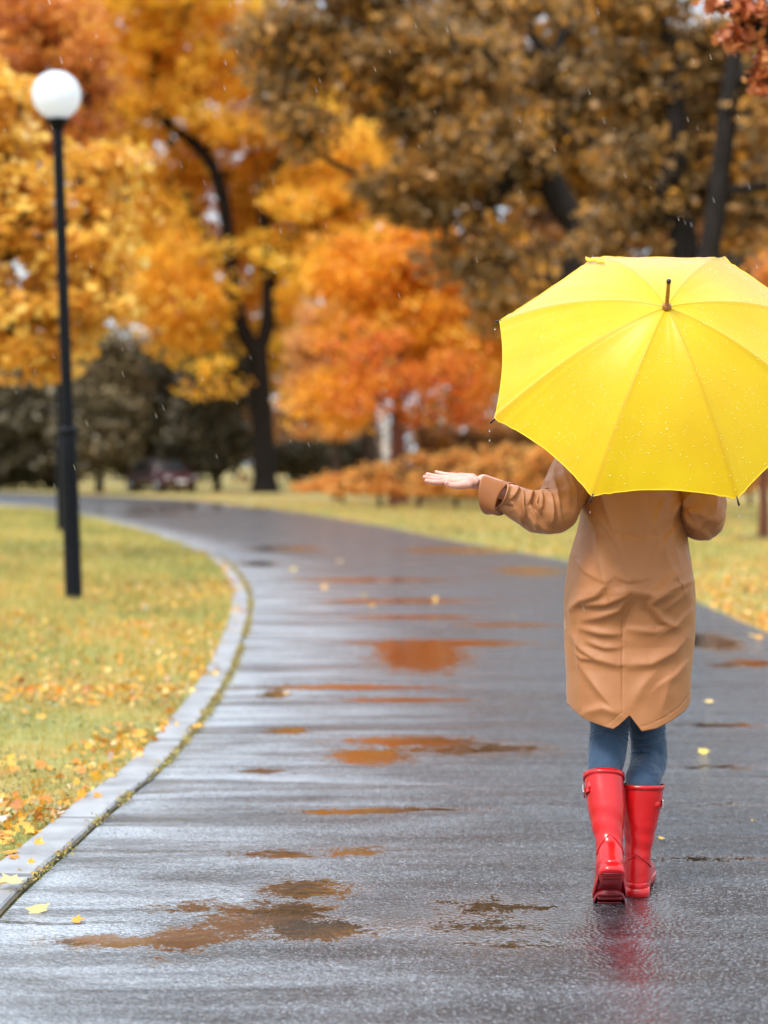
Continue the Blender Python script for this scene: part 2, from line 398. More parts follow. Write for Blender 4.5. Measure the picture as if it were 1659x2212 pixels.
# ---- kerb: individual stones laid end to end, one structure
def offset(P, d):
    t = np.gradient(P, axis=0); t /= np.linalg.norm(t, axis=1)[:, None]
    return P + np.stack([-t[:, 1], t[:, 0]], 1) * d
kerb_s = np.linspace(8, arc(Lc)[-1] - 5, 3000); KC = sample(Lc, kerb_s)
KO, KI = offset(KC, .172), offset(KC, .020)
mb = MB(); s = 8.0; stone = 0
while s < kerb_s[-1] - 2:
    L = .98 if stone % 4 else 1.04
    a, b = s + .009, s + L - .009
    js = np.linspace(a, b, 8)
    O = np.stack([np.interp(js, kerb_s, KO[:, k]) for k in range(2)], 1); Q = np.stack([np.interp(js, kerb_s, KI[:, k]) for k in range(2)], 1)
    zt = .022 + random.uniform(-.004, .004); tl = random.uniform(-.003, .003); rings = []
    for j in range(8):
        o_, q_ = O[j], Q[j]; d = (q_ - o_); k = .0 if 0 < j < 7 else .004
        def pt(u, z): c = o_ + d * (u + .035 * mn.noise(Vector((s * 3 + j * .9, u * 9, 1)))); return (c[0], c[1], z + (.003 * mn.noise(Vector((s * 2 + j, u * 4, 7))) if z > 0 else 0))
        zz = zt + tl * (j - 3.5) / 3.5
        rings.append([pt(0, -.05), pt(0, zz - .006 - k), pt(.03, zz - k), pt(.95, zz - .001 - k), pt(1.0, zz - .009 - k), pt(1.0, -.05)])
    mb.loft(rings); s += L; stone += 1
def kerb_mat():
    n = N('kerb_concrete'); p = n.pos()
    a = n.noise(5, 5, .6, p); b = n.noise(120, 3, .6, p)
    c = n.ramp(a, [(.3, (0.1968, 0.2009, 0.2132)), (.55, (0.3116, 0.3157, 0.328)), (.75, (0.3772, 0.3813, 0.3936))])
    c = n.mixc(n.ramp(n.noise(2.1, 5, .7, p), [(.55, (0, 0, 0)), (.75, (.5, .5, .5))]), c, (.12, .11, .09))
    return n.done(n.pbr(c, n.math('ADD', .32, n.math('MULTIPLY', a, .25)), n.bump(b, .5, .002)))
M_kerb = kerb_mat()
tag(obj('kerb', mb.mesh('kerb'), M_kerb, smooth=False), kind='structure')
# dark soil-filled joint between kerb and asphalt
A, B = offset(KC, .024), offset(KC, -.012)
wob = np.array([mn.noise(Vector((s_ * 3.1, 0, 5))) for s_ in kerb_s]) * .010
B = offset(KC, .006) - np.stack([-wob, wob * 0], 1)
v = []; f = []
for i in range(len(KC)):
    v += [(A[i, 0], A[i, 1], .0155), (B[i, 0], B[i, 1], .0155)]
for i in range(len(KC) - 1): f.append((2*i, 2*i+1, 2*i+3, 2*i+2))
tag(obj('kerb_joint', mesh_py('kerb_joint', v, f), M_dark, smooth=False), kind='structure')

# ------------------------------------------------------------------ leaf and blade meshes (numpy)
T_DIAM = np.array([(0, -.5, 0), (.32, 0, .06), (0, .5, 0), (-.32, 0, .06)])
T_HEX = np.array([(0, -.5, 0), (.3, -.25, .05), (.33, .12, .05), (0, .5, -.05), (-.33, .12, .05), (-.3, -.25, .05)])
def maple_t():
    pts = [(0, -.5), (.12, -.3), (.42, -.36), (.33, -.12), (.55, .1), (.3, .14), (.2, .2), (.12, .32), (0, .58), (-.12, .32), (-.2, .2), (-.3, .14), (-.55, .1), (-.33, -.12), (-.42, -.36), (-.12, -.3)]
    return np.array([(x, y, .10 * abs(x) + .06 * math.sin(y * 5)) for x, y in pts])
T_MAPLE = maple_t()
def maple_fan():
    c = np.array([[0, -.02, -.03]]); return np.vstack([c, T_MAPLE])
def rand_frames(n, up_bias=0.0, r=rng):
    nrm = r.normal(size=(n, 3)); nrm[:, 2] += up_bias * np.sign(r.normal(size=n) + 3); nrm /= np.linalg.norm(nrm, axis=1)[:, None]
    t = r.normal(size=(n, 3)); t -= nrm * (t * nrm).sum(1)[:, None]; t /= np.linalg.norm(t, axis=1)[:, None]
    return t, np.cross(nrm, t), nrm
def cards(name, C, size, tmpl, frames, clump=None, fan=False):
    n, k = len(C), len(tmpl)
    a, b, c = frames
    size = np.broadcast_to(size, (n,))
    Vv = C[:, None, :] + size[:, None, None] * (tmpl[None, :, 0, None] * a[:, None] + tmpl[None, :, 1, None] * b[:, None] + tmpl[None, :, 2, None] * c[:, None])
    if fan:
        m = k - 1; tri = np.array([(0, 1 + i, 1 + (i + 1) % m) for i in range(m)])
        P = (np.arange(n) * k)[:, None, None] + tri[None]; P = P.reshape(-1, 3); rep = m
    else:
        P = (np.arange(n) * k)[:, None] + np.arange(k)[None]; rep = 1
    me = mesh_np(name, Vv.reshape(-1, 3), P)
    if clump is not None: fattr(me, 'clump', np.repeat(clump, rep))
    return me

# ---- lawn grass
M_grass = leaf_mat('grass_blades', [(.0, (0.1122, 0.1122, 0.02337)), (.25, (0.2524, 0.243, 0.05609)), (.5, (0.3926, 0.3552, 0.08413)), (.75, (0.5422, 0.4113, 0.09348)), (1, (0.5983, 0.3552, 0.1028))], transl=.4)
M_litter = leaf_mat('fallen_leaf_colours', [(.0, (0.36, 0.117, 0.027)), (.3, (0.702, 0.243, 0.018)), (.5, (0.765, 0.378, 0.027)), (.72, (0.765, 0.522, 0.108)), (.88, (0.738, 0.504, 0.378)), (1, (0.765, 0.594, 0.495))], transl=.2, rough=.35)
M_clover = leaf_mat('clover_leaves', [(.0, (0.08, 0.104, 0.024)), (.4, (0.208, 0.224, 0.048)), (.7, (0.352, 0.368, 0.16)), (1, (0.4, 0.416, 0.256))], transl=.25, rough=.3)
kx = sample(Lc, np.linspace(0, arc(Lc)[-1], 4000)); 
def left_lim(y):       # x of the path's left edge at a given y (first crossing)
    m = kx[:, 1].argmax(); return np.interp(y, kx[:m, 1], kx[:m, 0])
rx_ = sample(Rc, np.linspace(0, dR[-1], 4000))
def right_lim(y):
    m = rx_[:, 1].argmax(); return np.interp(y, rx_[:m, 1], rx_[:m, 0])
def lawn_points(n, y0, y1, side, power=1.0, wide=1.25, extra=.6):
    y = y0 + (y1 - y0) * rng.random(n) ** power
    if side == 'L':
        hi = left_lim(y) - .165; lo = -(.2 * wide) * y - extra
    else:
        lo = right_lim(y) + .03; hi = (.2 * wide) * y + extra
    ok = hi > lo; x = lo + (hi - lo) * rng.random(n)
    wgt = np.clip((hi - lo) / 4.0, 0, 1); ok &= rng.random(n) < wgt
    return np.stack([x, y, np.zeros(n)], 1)[ok]
def patch(P, sc_, seed):
    return np.array([mn.noise(Vector((p[0] * sc_, p[1] * sc_ * .6, seed))) for p in P])
def blades(name, P, h, wd):
    n = len(P); th = rng.random(n) * 2 * PI; d = np.stack([np.cos(th), np.sin(th), np.zeros(n)], 1)
    side = np.stack([-np.sin(th), np.cos(th), np.zeros(n)], 1)
    h = h * (.5 + rng.random(n)) ; bend = h * (.2 + .9 * rng.random(n)); wd = wd * (.6 + .8 * rng.random(n))
    up = np.array([0, 0, 1.])
    b0 = P - side * wd[:, None] / 2; b1 = P + side * wd[:, None] / 2
    m = P + up * (h * .6)[:, None] + d * (bend * .3)[:, None]
    m0 = m - side * wd[:, None] * .4; m1 = m + side * wd[:, None] * .4
    t = P + up * (h * .95)[:, None] + d * bend[:, None]
    V = np.stack([b0, b1, m1, m0, t, t + side * .0004], 1).reshape(-1, 3)
    k = np.arange(n)[:, None] * 6
    F = np.vstack([k + np.array([[0, 1, 2, 3]]), k + np.array([[3, 2, 5, 4]])])
    me = mesh_np(name, V, F); c = np.clip(.5 + patch(P, .8, 3.3) * .8 + patch(P, 3.5, 8.1) * .5, 0, 1)
    fattr(me, 'clump', np.r_[c, c]); return me
PA = np.vstack([lawn_points(34000, 5.2, 11, 'L', 1.0), lawn_points(42000, 11, 24, 'L'), lawn_points(26000, 24, 55, 'L')])
hA = np.where(PA[:, 1] < 11, .045, np.where(PA[:, 1] < 24, .06, .08)); wA = np.where(PA[:, 1] < 11, .0032, np.where(PA[:, 1] < 24, .007, .016))
PB = np.vstack([lawn_points(14000, 12, 24, 'R'), lawn_points(26000, 24, 60, 'R')])
hB = np.where(PB[:, 1] < 24, .06, .08); wB = np.where(PB[:, 1] < 24, .007, .016)
P = np.vstack([PA, PB])
tag(obj('grass', blades('grass', P, np.r_[hA, hB], np.r_[wA, wB]), M_grass), kind='stuff', label='yellowing short wet grass of the lawns beside the path', cat='grass')
# fallen leaves lying in the grass: too many to count
def litter(n, y0, y1, side, size, edge_pull):
    P = lawn_points(n, y0, y1, side)
    lim = left_lim(P[:, 1]) if side == 'L' else right_lim(P[:, 1])
    d = np.abs(P[:, 0] - lim); q = patch(P, .9, 1.7) + patch(P, 3, 4.4) * .6
    keep = rng.random(len(P)) < np.clip(.42 + q * .95 + edge_pull * np.exp(-d / 1.1), 0.02, 1)
    return P[keep]
def kerb_litter(n):
    s_ = 14 + 26 * rng.random(n); c = sample(Lc, s_); t = sample(Lc, s_ + .01) - c; t /= np.linalg.norm(t, axis=1)[:, None]; o_ = rng.exponential(.045, n); o_ = .17 - o_
    g_ = np.array([mn.noise(Vector((q * .9, 2, 9))) for q in s_]); k = (rng.random(n) < np.clip(.3 + g_ * 2 + (s_ - 24) * .03, .03, 1)) & (o_ > -.25)
    return np.stack([c[:, 0] - t[:, 1] * o_, c[:, 1] + t[:, 0] * o_, np.zeros(n)], 1)[k]
LP = [kerb_litter(480), litter(12500, 5.2, 11, 'L', 0, .2), litter(9000, 11, 22, 'L', 0, .1), litter(900, 24, 55, 'L', 0, .0), litter(9000, 12, 24, 'R', 0, .75), litter(9000, 24, 70, 'R', 0, .25)]
P = np.vstack(LP); n = len(P); P[:, 2] = .012 + .026 * rng.random(n)
sz = (.026 + .042 * rng.random(n) ** 1.6) * np.where(P[:, 1] > 24, 1.35, 1)
me = cards('fallen_leaves', P, sz, maple_fan(), rand_frames(n, 1.8), rng.random(n), True)
tag(obj('leaf_litter', me, M_litter), kind='stuff', label='orange and yellow fallen leaves scattered through the grass', cat='leaf litter')
# clover-like ground cover near the kerb, and moss filling the joint
P = lawn_points(60000, 5.2, 12, 'L'); q = patch(P, 2.4, 6.6); d = left_lim(P[:, 1]) - P[:, 0]
P = P[rng.random(len(P)) < np.clip(.12 + q * 1.2 + .35 * np.exp(-d / .7), 0, 1)]; P[:, 2] = .015 + .025 * rng.random(len(P))
n = len(P)
tag(obj('clover', cards('clover', P, .012 + .012 * rng.random(n), T_HEX, rand_frames(n, 1.6), rng.random(n)), M_clover), kind='stuff', label='small clover leaves growing thickly by the kerb', cat='ground cover')
ss = 14 + 24 * rng.random(26000) ** 1.3
g = np.array([mn.noise(Vector((s_ * 1.1, 4, 2))) + .5 * mn.noise(Vector((s_ * 4, 1, 2))) for s_ in ss])
ss = ss[rng.random(len(ss)) < np.clip(.25 + g * 1.6 + (ss - 19) * .05, .02, 1)]
c = sample(Lc, ss); off = rng.normal(size=len(ss)) * .014 - .004 + .006
tt = sample(Lc, ss + .01) - c; tt /= np.linalg.norm(tt, axis=1)[:, None]
P = np.stack([c[:, 0] - tt[:, 1] * off, c[:, 1] + tt[:, 0] * off, .016 + .022 * rng.random(len(ss))], 1); n = len(P)
M_moss = leaf_mat('moss_leaves', [(.0, (.04, .03, .015)), (.3, (.15, .12, .03)), (.5, (.34, .29, .06)), (.7, (.58, .40, .08)), (.85, (.35, .14, .03)), (1, (.42, .44, .26))], transl=.2)
tag(obj('moss', cards('moss', P, .006 + .011 * rng.random(n) ** 1.5, T_HEX, rand_frames(n, 1.0), rng.random(n)), M_moss), kind='stuff', label='yellow green moss and weeds in the joint beside the kerb', cat='moss')

# ---- single leaves lying on the wet asphalt and on the kerb
leaf_spots = [  # px, py, size, ramp value, lift, label
    (22, 1936, .10, .97, .040, 'pale pink fallen leaf lying on the nearest kerb stone'),
    (82, 1977, .075, .93, .012, 'pale pink fallen leaf on asphalt just below the kerb joint'),
    (428, 1587, .075, .33, .035, 'bright orange fallen leaf lying on moss in the kerb joint'),
    (168, 2001, .045, .25, .012, 'tiny brown orange leaf lying on the crack in the asphalt'),
    (1429, 1823, .03, .60, .014, 'tiny pale yellow leaf on asphalt beside the right red boot'),
    (1520, 1632, .06, .80, .013, 'pale yellow leaf on wet asphalt right of the blue jeans'),
    (1530, 1523, .07, .93, .013, 'pinkish leaf on wet asphalt right of the coat hem'),
    (1638, 1382, .10, .35, .014, 'orange leaf on the asphalt at the right edge of the path'),
    (1624, 1378, .08, .93, .013, 'pale pink leaf beside an orange leaf at the right path edge'),
    (620, 1504, .05, .95, .013, 'small whitish leaf at the tip of a small round puddle'),
    (803, 1312, .11, .35, .013, 'orange leaf on the middle of the path ahead of the woman'),
    (785, 1290, .10, .8, .013, 'pale leaf on the path just beyond an orange leaf'),
    (700, 1272, .11, .35, .013, 'orange brown leaf on the far part of the path, left of centre'),
    (633, 1232, .12, .85, .013, 'pale yellowish leaf on the far bend of the path near the kerb'),
    (735, 1215, .12, .92, .013, 'pale pink leaf lying on the far bend of the path'),
    (1110, 1335, .06, .92, .013, 'small pale leaf on the path beside the coat'),
    (1628, 1783, .035, .85, .013, 'tiny pale leaf on asphalt near the right picture edge'),
    (940, 1296, .08, .5, .013, 'yellow leaf on the path left of the coat'),
]
for k, (px, py, s_, cval, lift, lab) in enumerate(leaf_spots):
    g_ = G(px, py); nr = Vector((random.uniform(-.25, .25), random.uniform(-.35, .1), 1)).normalized()
    a = nr.orthogonal().normalized(); a.rotate(Matrix.Rotation(random.uniform(0, 6.28), 3, nr)); b = nr.cross(a)
    fr = (np.array([a]), np.array([b]), np.array([nr]))
    C = np.array([[0, 0, lift + .006]]); s_ *= .72 if py < 1400 else .9
    me = cards('fallen_leaf', C, s_, maple_fan() * np.array([1, 1, 1.6]), fr, np.array([cval]), True)
    o = obj('fallen_leaf', me, M_litter); o.location = (g_.x, g_.y, 0)
    tag(o, lab, 'leaf', 'single fallen leaves on the path and kerb')

# ================================================================== TREES
def make_tree(name, label, Y, trunk_px, blobs, leafmat, barkmat, trunk_r, nclump=120, per=110, lsize=.24, cl_r=.9,
              limbs=(), seed=1, cat='tree', tmpl=T_DIAM, fan=False, group=None, droop=0.0, min_r=.02, crown_name='crown', depth=1.0, bias=.5, clear=0):
    """trunk_px: picture-plane guide points at distance Y (bottom first); blobs: (cx, cy, rx, ry, dY, weight) crown lobes with real depth"""
    r = np.random.default_rng(seed); rd = random.Random(seed)
    base = at(*trunk_px[0], Y); base.z = 0
    root = empty(name, base); tag(root, label, cat, group)
    def W(px, py, dY=0): p = at(px, py, Y); return np.array([p.x, Y + dY, p.z])
    tr = [W(*p) for p in trunk_px]; tr[0][2] = -.05
    nodes = []; parent = []; fixed = []
    def chain(pts, start=None):
        idx = start
        C = catmull(pts, 5)
        for i, p in enumerate(C):
            if start is not None and i == 0: continue
            nodes.append(p); parent.append(-1 if idx is None else idx); idx = len(nodes) - 1
        return idx
    chain(tr)
    for lm in limbs:                       # limbs start from the nearest node so far
        p0 = W(*lm[0]); k = int(np.argmin([np.linalg.norm(q - p0) for q in nodes]))
        pts = [nodes[k]] + [W(*q[:2], (q[2] if len(q) > 2 else 0)) for q in lm[1:]]
        chain(pts, k)
    # attractors = clump centres in the lobes
    ws = np.array([b[5] if len(b) > 5 else b[2] * b[3] for b in blobs], float); ws /= ws.sum()
    att = []; s_ = Y / FPX
    for i in range(nclump):
        b = blobs[r.choice(len(blobs), p=ws)]
        d = r.normal(size=3); d /= np.linalg.norm(d); d *= r.random() ** .38
        dy = b[4] if len(b) > 4 else 0
        c = W(b[0], b[1]); rx, rz = b[2] * s_, b[3] * s_
        att.append([c[0] + d[0] * rx, Y + dy + d[1] * min(rx, rz) * depth, max(c[2] + d[2] * rz, .5)])
    att = np.array(att)
    if clear:
        ap = to_px(att); lines = [[q[:2] for q in trunk_px]] + [[q[:2] for q in lm] for lm in limbs]
        dmin = np.full(len(att), 1e9)
        for ln in lines:
            P_a = ap
            for a_, b_ in zip(ln[:-1], ln[1:]):
                a_, b_ = np.array(a_, float), np.array(b_, float); d_ = b_ - a_; t_ = np.clip(((P_a - a_) @ d_) / (d_ @ d_), 0, 1)
                dmin = np.minimum(dmin, np.linalg.norm(P_a - a_ - t_[:, None] * d_, axis=1))
        m_ = (dmin < clear) & (r.random(len(att)) < .85) & (att[:, 1] < Y + cl_r * 1.3)
        att[m_, 1] = Y + cl_r * (1.3 + 1.5 * r.random(m_.sum()))
    nodesA = np.array(nodes); o = np.argsort([np.min(np.linalg.norm(nodesA - a, axis=1)) for a in att])
    tips = []
    for i in o:
        a = att[i]; NA = np.array(nodes); dd = NA - a
        cost = np.linalg.norm(dd, axis=1) + .5 * np.clip(dd[:, 2], 0, None) + np.where(NA[:, 2] < 1.2, 5, 0)
        k = int(np.argmin(cost)); p = NA[k]; L = np.linalg.norm(a - p)
        m = int(max(1, min(5, L / 1.0))); prev = k
        for j in range(1, m + 1):
            t = j / m; q = p * (1 - t) + a * t
            if j < m: q = q + r.normal(size=3) * .07 * L; q[2] += .1 * L * math.sin(PI * t)
            nodes.append(q); parent.append(prev); prev = len(nodes) - 1
        tips.append(prev)
    NA = np.array(nodes); n = len(NA); load = np.zeros(n); 
    for t in tips: load[t] = 1
    for i in range(n - 1, 0, -1):
        if parent[i] >= 0: load[parent[i]] += load[i]
    rad = np.clip(trunk_r * (load / load[0]) ** .46, min_r, None)
    hz = NA[:, 2]; rad = rad * (1 + .5 * np.exp(-hz / .35) * (load > load[0] * .9))
    # tubes: one ring per node, skinned segment by segment
    V = []; F = []; K = 7
    for i in range(1, n):
        p, q = NA[parent[i]], NA[i]; t = q - p; L = np.linalg.norm(t)
        if L < 1e-4: continue
        t /= L; a = np.cross(t, [0, 1, .3]); a /= np.linalg.norm(a) + 1e-9; b_ = np.cross(t, a)
        r0 = min(rad[parent[i]], rad[i] * 1.35); r1 = rad[i]; b0 = len(V)
        for (c, rr, ext) in ((p, r0, -.25 * r0), (q, r1, .1 * r1)):
            for k in range(K):
                an = 2 * PI * k / K; V.append(c + t * ext + (a * math.cos(an) + b_ * math.sin(an)) * rr)
        for k in range(K): F.append((b0 + k, b0 + (k + 1) % K, b0 + K + (k + 1) % K, b0 + K + k))
    obj('trunk', mesh_py('trunk', V, F), barkmat, root)
    # leaves
    C = []; cl = []
    for a in att:
        m = int(per * r.uniform(.55, 1.3)); rr = cl_r * r.uniform(.6, 1.25)
        d = r.normal(size=(m, 3)); d /= np.linalg.norm(d, axis=1)[:, None]; d *= (r.random(m) ** .45)[:, None] * rr
        an_ = r.uniform(0, PI); st2 = r.uniform(1.0, 1.7); u_ = d[:, 0] * math.cos(an_) + d[:, 1] * math.sin(an_); d[:, 0] += u_ * (st2 - 1) * math.cos(an_); d[:, 1] += u_ * (st2 - 1) * math.sin(an_); d[:, 2] = d[:, 2] * r.uniform(.4, .7) + u_ * r.uniform(-.35, .35); d[:, 2] -= droop * np.linalg.norm(d[:, :2], axis=1)
        C.append(a + d); cl.append(np.full(m, np.clip(.5 + r.normal() * .22, 0, 1)))
    C = np.vstack(C); cl = np.concatenate(cl); C[:, 2] = np.maximum(C[:, 2], .12)
    m = len(C)
    obj(crown_name, cards(crown_name, C, lsize * (.6 + .8 * r.random(m)), tmpl, rand_frames(m, bias, r), cl, fan), leafmat, root)
    return root

B_dark = bark('bark_dark', (.018, .014, .012)); B_mid = bark('bark_brown', (.07, .045, .033)); B_red = bark('bark_reddish', (.11, .04, .025))
n = N('birch_bark'); p = n.pos(); mp = n.n('Mapping'); mp.inputs['Scale'].default_value = (1, 1, 5); n.l(p, mp.inputs[0])
M_birch = n.done(n.pbr(n.ramp(n.noise(1.2, 4, .6, mp.outputs[0]), [(.42, (.05, .045, .04)), (.5, (.62, .60, .58)), (.8, (.74, .73, .72))]), .7))

L_yel = leaf_mat('maple_leaves_amber', [(.1, (.80, .36, .03)), (.35, (.92, .49, .045)), (.6, (.95, .59, .065)), (.85, (.95, .68, .10)), (1, (.95, .76, .2))], transl=.55)
L_gold = leaf_mat('leaves_golden', [(.1, (.55, .24, .015)), (.4, (.85, .47, .03)), (.7, (.92, .60, .05)), (1, (.95, .72, .12))], transl=.5)
L_red = leaf_mat('leaves_rust', [(.1, (.36, .10, .025)), (.4, (.66, .23, .05)), (.7, (.84, .36, .06)), (1, (.88, .50, .10))], transl=.45)
L_pale = leaf_mat('leaves_pale_yellow', [(.08, (.55, .20, .03)), (.3, (.80, .42, .06)), (.6, (.92, .60, .10)), (.85, (.92, .68, .20)), (1, (.92, .76, .42))], transl=.45)
L_orange = leaf_mat('leaves_orange', [(.1, (.62, .20, .02)), (.4, (.90, .40, .03)), (.7, (.95, .50, .04)), (1, (.95, .62, .09))], transl=.5)
L_scar = leaf_mat('leaves_scarlet', [(.1, (.50, .10, .02)), (.35, (.80, .17, .03)), (.55, (.88, .30, .03)), (.8, (.92, .42, .05)), (1, (.92, .55, .08))], transl=.45)
L_oliv = leaf_mat('oak_leaves_olive_brown', [(.1, (.07, .045, .02)), (.32, (.21, .13, .05)), (.52, (.37, .215, .075)), (.68, (.55, .285, .075)), (.80, (.78, .36, .05)), (1, (.92, .46, .05))], transl=.45)
L_brown = leaf_mat('leaves_brown_orange', [(.1, (.10, .05, .02)), (.4, (.26, .125, .045)), (.65, (.48, .21, .06)), (.9, (.74, .32, .05)), (1, (.88, .42, .06))], transl=.4)
L_dark = leaf_mat('evergreen_dark', [(.1, (0.034, 0.0289, 0.017)), (.5, (0.102, 0.0833, 0.0425)), (.8, (0.187, 0.1487, 0.07225)), (1, (0.272, 0.204, 0.102))], transl=.2)
L_grey = leaf_mat('shrub_grey_brown', [(.1, (0.0595, 0.04675, 0.0272)), (.5, (0.187, 0.1445, 0.0765)), (.8, (0.2975, 0.2295, 0.119)), (1, (0.391, 0.306, 0.17))], transl=.25)
L_brush = leaf_mat('brush_leaves', [(.1, (.60, .26, .06)), (.4, (.84, .40, .09)), (.7, (.92, .50, .13)), (1, (.94, .62, .22))], transl=.5)
L_copper = leaf_mat('maple_leaves_copper', [(.1, (.22, .05, .02)), (.4, (.50, .13, .04)), (.7, (.68, .24, .08)), (.92, (.80, .40, .14)), (1, (.88, .50, .06))], transl=.35, rough=.3)

make_tree('maple_tree', 'large amber yellow maple with dark forked trunk beyond the bend of the path', 84,
    [(574, 1066), (570, 950), (562, 840), (556, 765)],
    [(560, 500, 270, 260), (430, 250, 250, 240), (620, 330, 210, 230), (450, 700, 120, 85, -2), (390, 600, 120, 120, -2), (370, 690, 60, 60, -2, 3000), (300, 480, 80, 120, 2), (700, 500, 140, 150), (380, 60, 250, 150), (480, 800, 60, 45, -3, 1500)],
    L_yel, B_dark, .50, 540, 110, .30, 1.1, seed=3, clear=40,
    limbs=[[(556, 765), (520, 700), (500, 580), (480, 420), (440, 330), (350, 250), (330, 150)], [(556, 765), (578, 700), (580, 560), (560, 420), (545, 330)],
           [(500, 580), (440, 500), (400, 420), (385, 330)], [(580, 560), (640, 500), (700, 470), (760, 440)], [(560, 420), (610, 340), (650, 250)]])
make_tree('golden_tree', 'tall golden yellow tree rising behind the amber maple at the top', 97,
    [(800, 1058), (795, 850), (790, 600)],
    [(760, 330, 190, 190), (300, 560, 130, 150), (330, 380, 120, 140), (560, 760, 150, 90), (850, 240, 120, 120), (820, 110, 100, 60), (430, 70, 200, 190, -18), (300, 250, 120, 170, -10), (920, 380, 110, 120), (680, 180, 120, 110)],
    L_gold, B_mid, .45, 330, 130, .34, 1.15, seed=5)
make_tree('rust_tree', 'rust orange tree at the top left behind the white globe lamp', 62,
    [(-60, 1085), (-50, 800), (-30, 500)],
    [(60, 180, 170, 190), (10, 330, 110, 170), (120, 80, 130, 100), (30, 20, 130, 90), (180, 330, 70, 80)],
    L_red, B_dark, .4, 200, 120, .25, .85, seed=8)
make_tree('pale_yellow_tree', 'nearer pale yellow tree hanging its leaves behind the lamp post', 24.6,
    [(-330, 1221), (-335, 950), (-310, 700), (-270, 500)],
    [(170, 640, 120, 90, 0, 8000), (40, 650, 190, 130), (-60, 420, 220, 180), (150, 520, 130, 150), (215, 380, 90, 110), (30, 760, 150, 50), (-150, 250, 240, 160), (240, 620, 60, 70, 0, 1500), (250, 300, 40, 40, 0, 900)],
    L_pale, B_mid, .2, 330, 46, .15, .34, seed=11, droop=.3, tmpl=T_HEX, bias=.9,
    limbs=[[(-310, 700), (-180, 620), (-40, 560), (90, 520), (180, 470)], [(-320, 800), (-180, 740), (-20, 700), (120, 670)]])
make_tree('orange_tree', 'bright orange tree with thin dark trunk between the maple and the umbrella', 62,
    [(868, 1087), (864, 980), (860, 860), (866, 740)],
    [(930, 560, 90, 110), (860, 540, 100, 80), (1060, 580, 95, 75, 0, 7000), (790, 690, 130, 110), (940, 720, 160, 100), (1050, 740, 110, 120), (740, 850, 90, 70), (870, 650, 120, 90), (760, 590, 90, 90), (1120, 690, 60, 100)],
    L_orange, B_red, .21, 290, 85, .22, .85, seed=13)
L_peach = leaf_mat('leaves_apricot', [(.1, (.45, .20, .07)), (.4, (.72, .34, .11)), (.7, (.86, .45, .14)), (1, (.90, .58, .22))], transl=.5)
make_tree('apricot_tree', 'pale apricot tree with low branches between the maple trunk and the scarlet leaves', 68,
    [(728, 1080), (726, 980), (715, 880)],
    [(700, 840, 75, 90), (735, 710, 85, 100), (665, 905, 40, 40), (710, 900, 60, 50), (780, 620, 80, 90), (690, 740, 55, 80)],
    L_peach, B_mid, .13, 150, 70, .21, .6, seed=51)
make_tree('scarlet_tree', 'scarlet red small tree with low crown in front of the orange one', 58,
    [(846, 1093), (850, 1000), (852, 900)],
    [(850, 800, 90, 100), (780, 860, 80, 60), (960, 820, 100, 80), (900, 890, 60, 30), (1020, 880, 60, 60), (760, 740, 70, 60)],
    L_scar, B_red, .10, 95, 32, .18, .62, seed=17)
make_tree('oak_tree', 'olive brown oak with forked black trunk just left above the umbrella', 50,
    [(1262, 1109), (1255, 800), (1248, 640), (1252, 490)],
    [(780, 60, 200, 130), (900, 170, 190, 130), (1130, 100, 170, 170, 3), (1000, 330, 180, 130), (1120, 300, 130, 110, 2), (920, 430, 120, 90), (1150, 590, 80, 90, 3), (1010, 540, 90, 70), (620, 110, 120, 80), (640, 260, 60, 90), (1400, 250, 90, 150, 3), (1100, 650, 70, 80), (750, -60, 200, 60), (1150, -60, 230, 60, 3), (1220, 260, 140, 170, 4), (1260, 80, 120, 120, 4)],
    L_oliv, B_dark, .42, 520, 95, .25, .8, seed=19, clear=50,
    limbs=[[(1252, 490), (1215, 440), (1180, 375)], [(1252, 490), (1310, 430), (1335, 330), (1322, 200), (1300, 60), (1290, -80)]])
make_tree('oak_tree', 'olive brown oak with thick leaning black trunk above the right of the umbrella', 41,
    [(1455, 1133), (1490, 800), (1520, 620), (1548, 450), (1568, 280), (1590, 100), (1610, -80)],
    [(1440, 110, 120, 130, 3), (1660, 40, 90, 110, 3), (1420, 320, 90, 100, 2.5), (1680, 400, 60, 120, 3), (1440, 590, 110, 60, 2.5), (1370, 480, 80, 70, 2.5), (1620, 590, 70, 50, 1), (1380, -40, 130, 60, 2), (1730, 250, 90, 200), (1560, 40, 60, 60, 3), (1500, 300, 120, 160, 3.5), (1660, 250, 90, 170, 3.5)],
    L_oliv, B_dark, .40, 420, 90, .21, .65, seed=23, clear=55,
    limbs=[[(1590, 100), (1640, 40), (1700, 0)]])
make_tree('beech_tree', 'brown orange tree filling the gap behind the two oaks', 74,
    [(1400, 1073), (1395, 850), (1390, 650)],
    [(1400, 470, 170, 120), (1300, 300, 200, 160), (1560, 250, 150, 170), (1150, 200, 150, 150), (1250, 520, 120, 110), (1550, 600, 160, 120), (1640, 480, 90, 140), (1130, 430, 90, 80), (1150, 600, 110, 100), (1640, 800, 80, 140), (1060, 660, 80, 80)],
    L_brown, B_mid, .4, 420, 110, .28, .95, seed=29)
make_tree('sapling', 'thin red brown sapling in a ring of dark soil at the right edge', 33,
    [(1650, 1166), (1650, 1080), (1648, 980), (1655, 860)],
    [(1665, 760, 60, 90), (1690, 640, 60, 90), (1650, 860, 40, 50)],
    L_red, B_red, .075, 45, 45, .14, .35, seed=31)
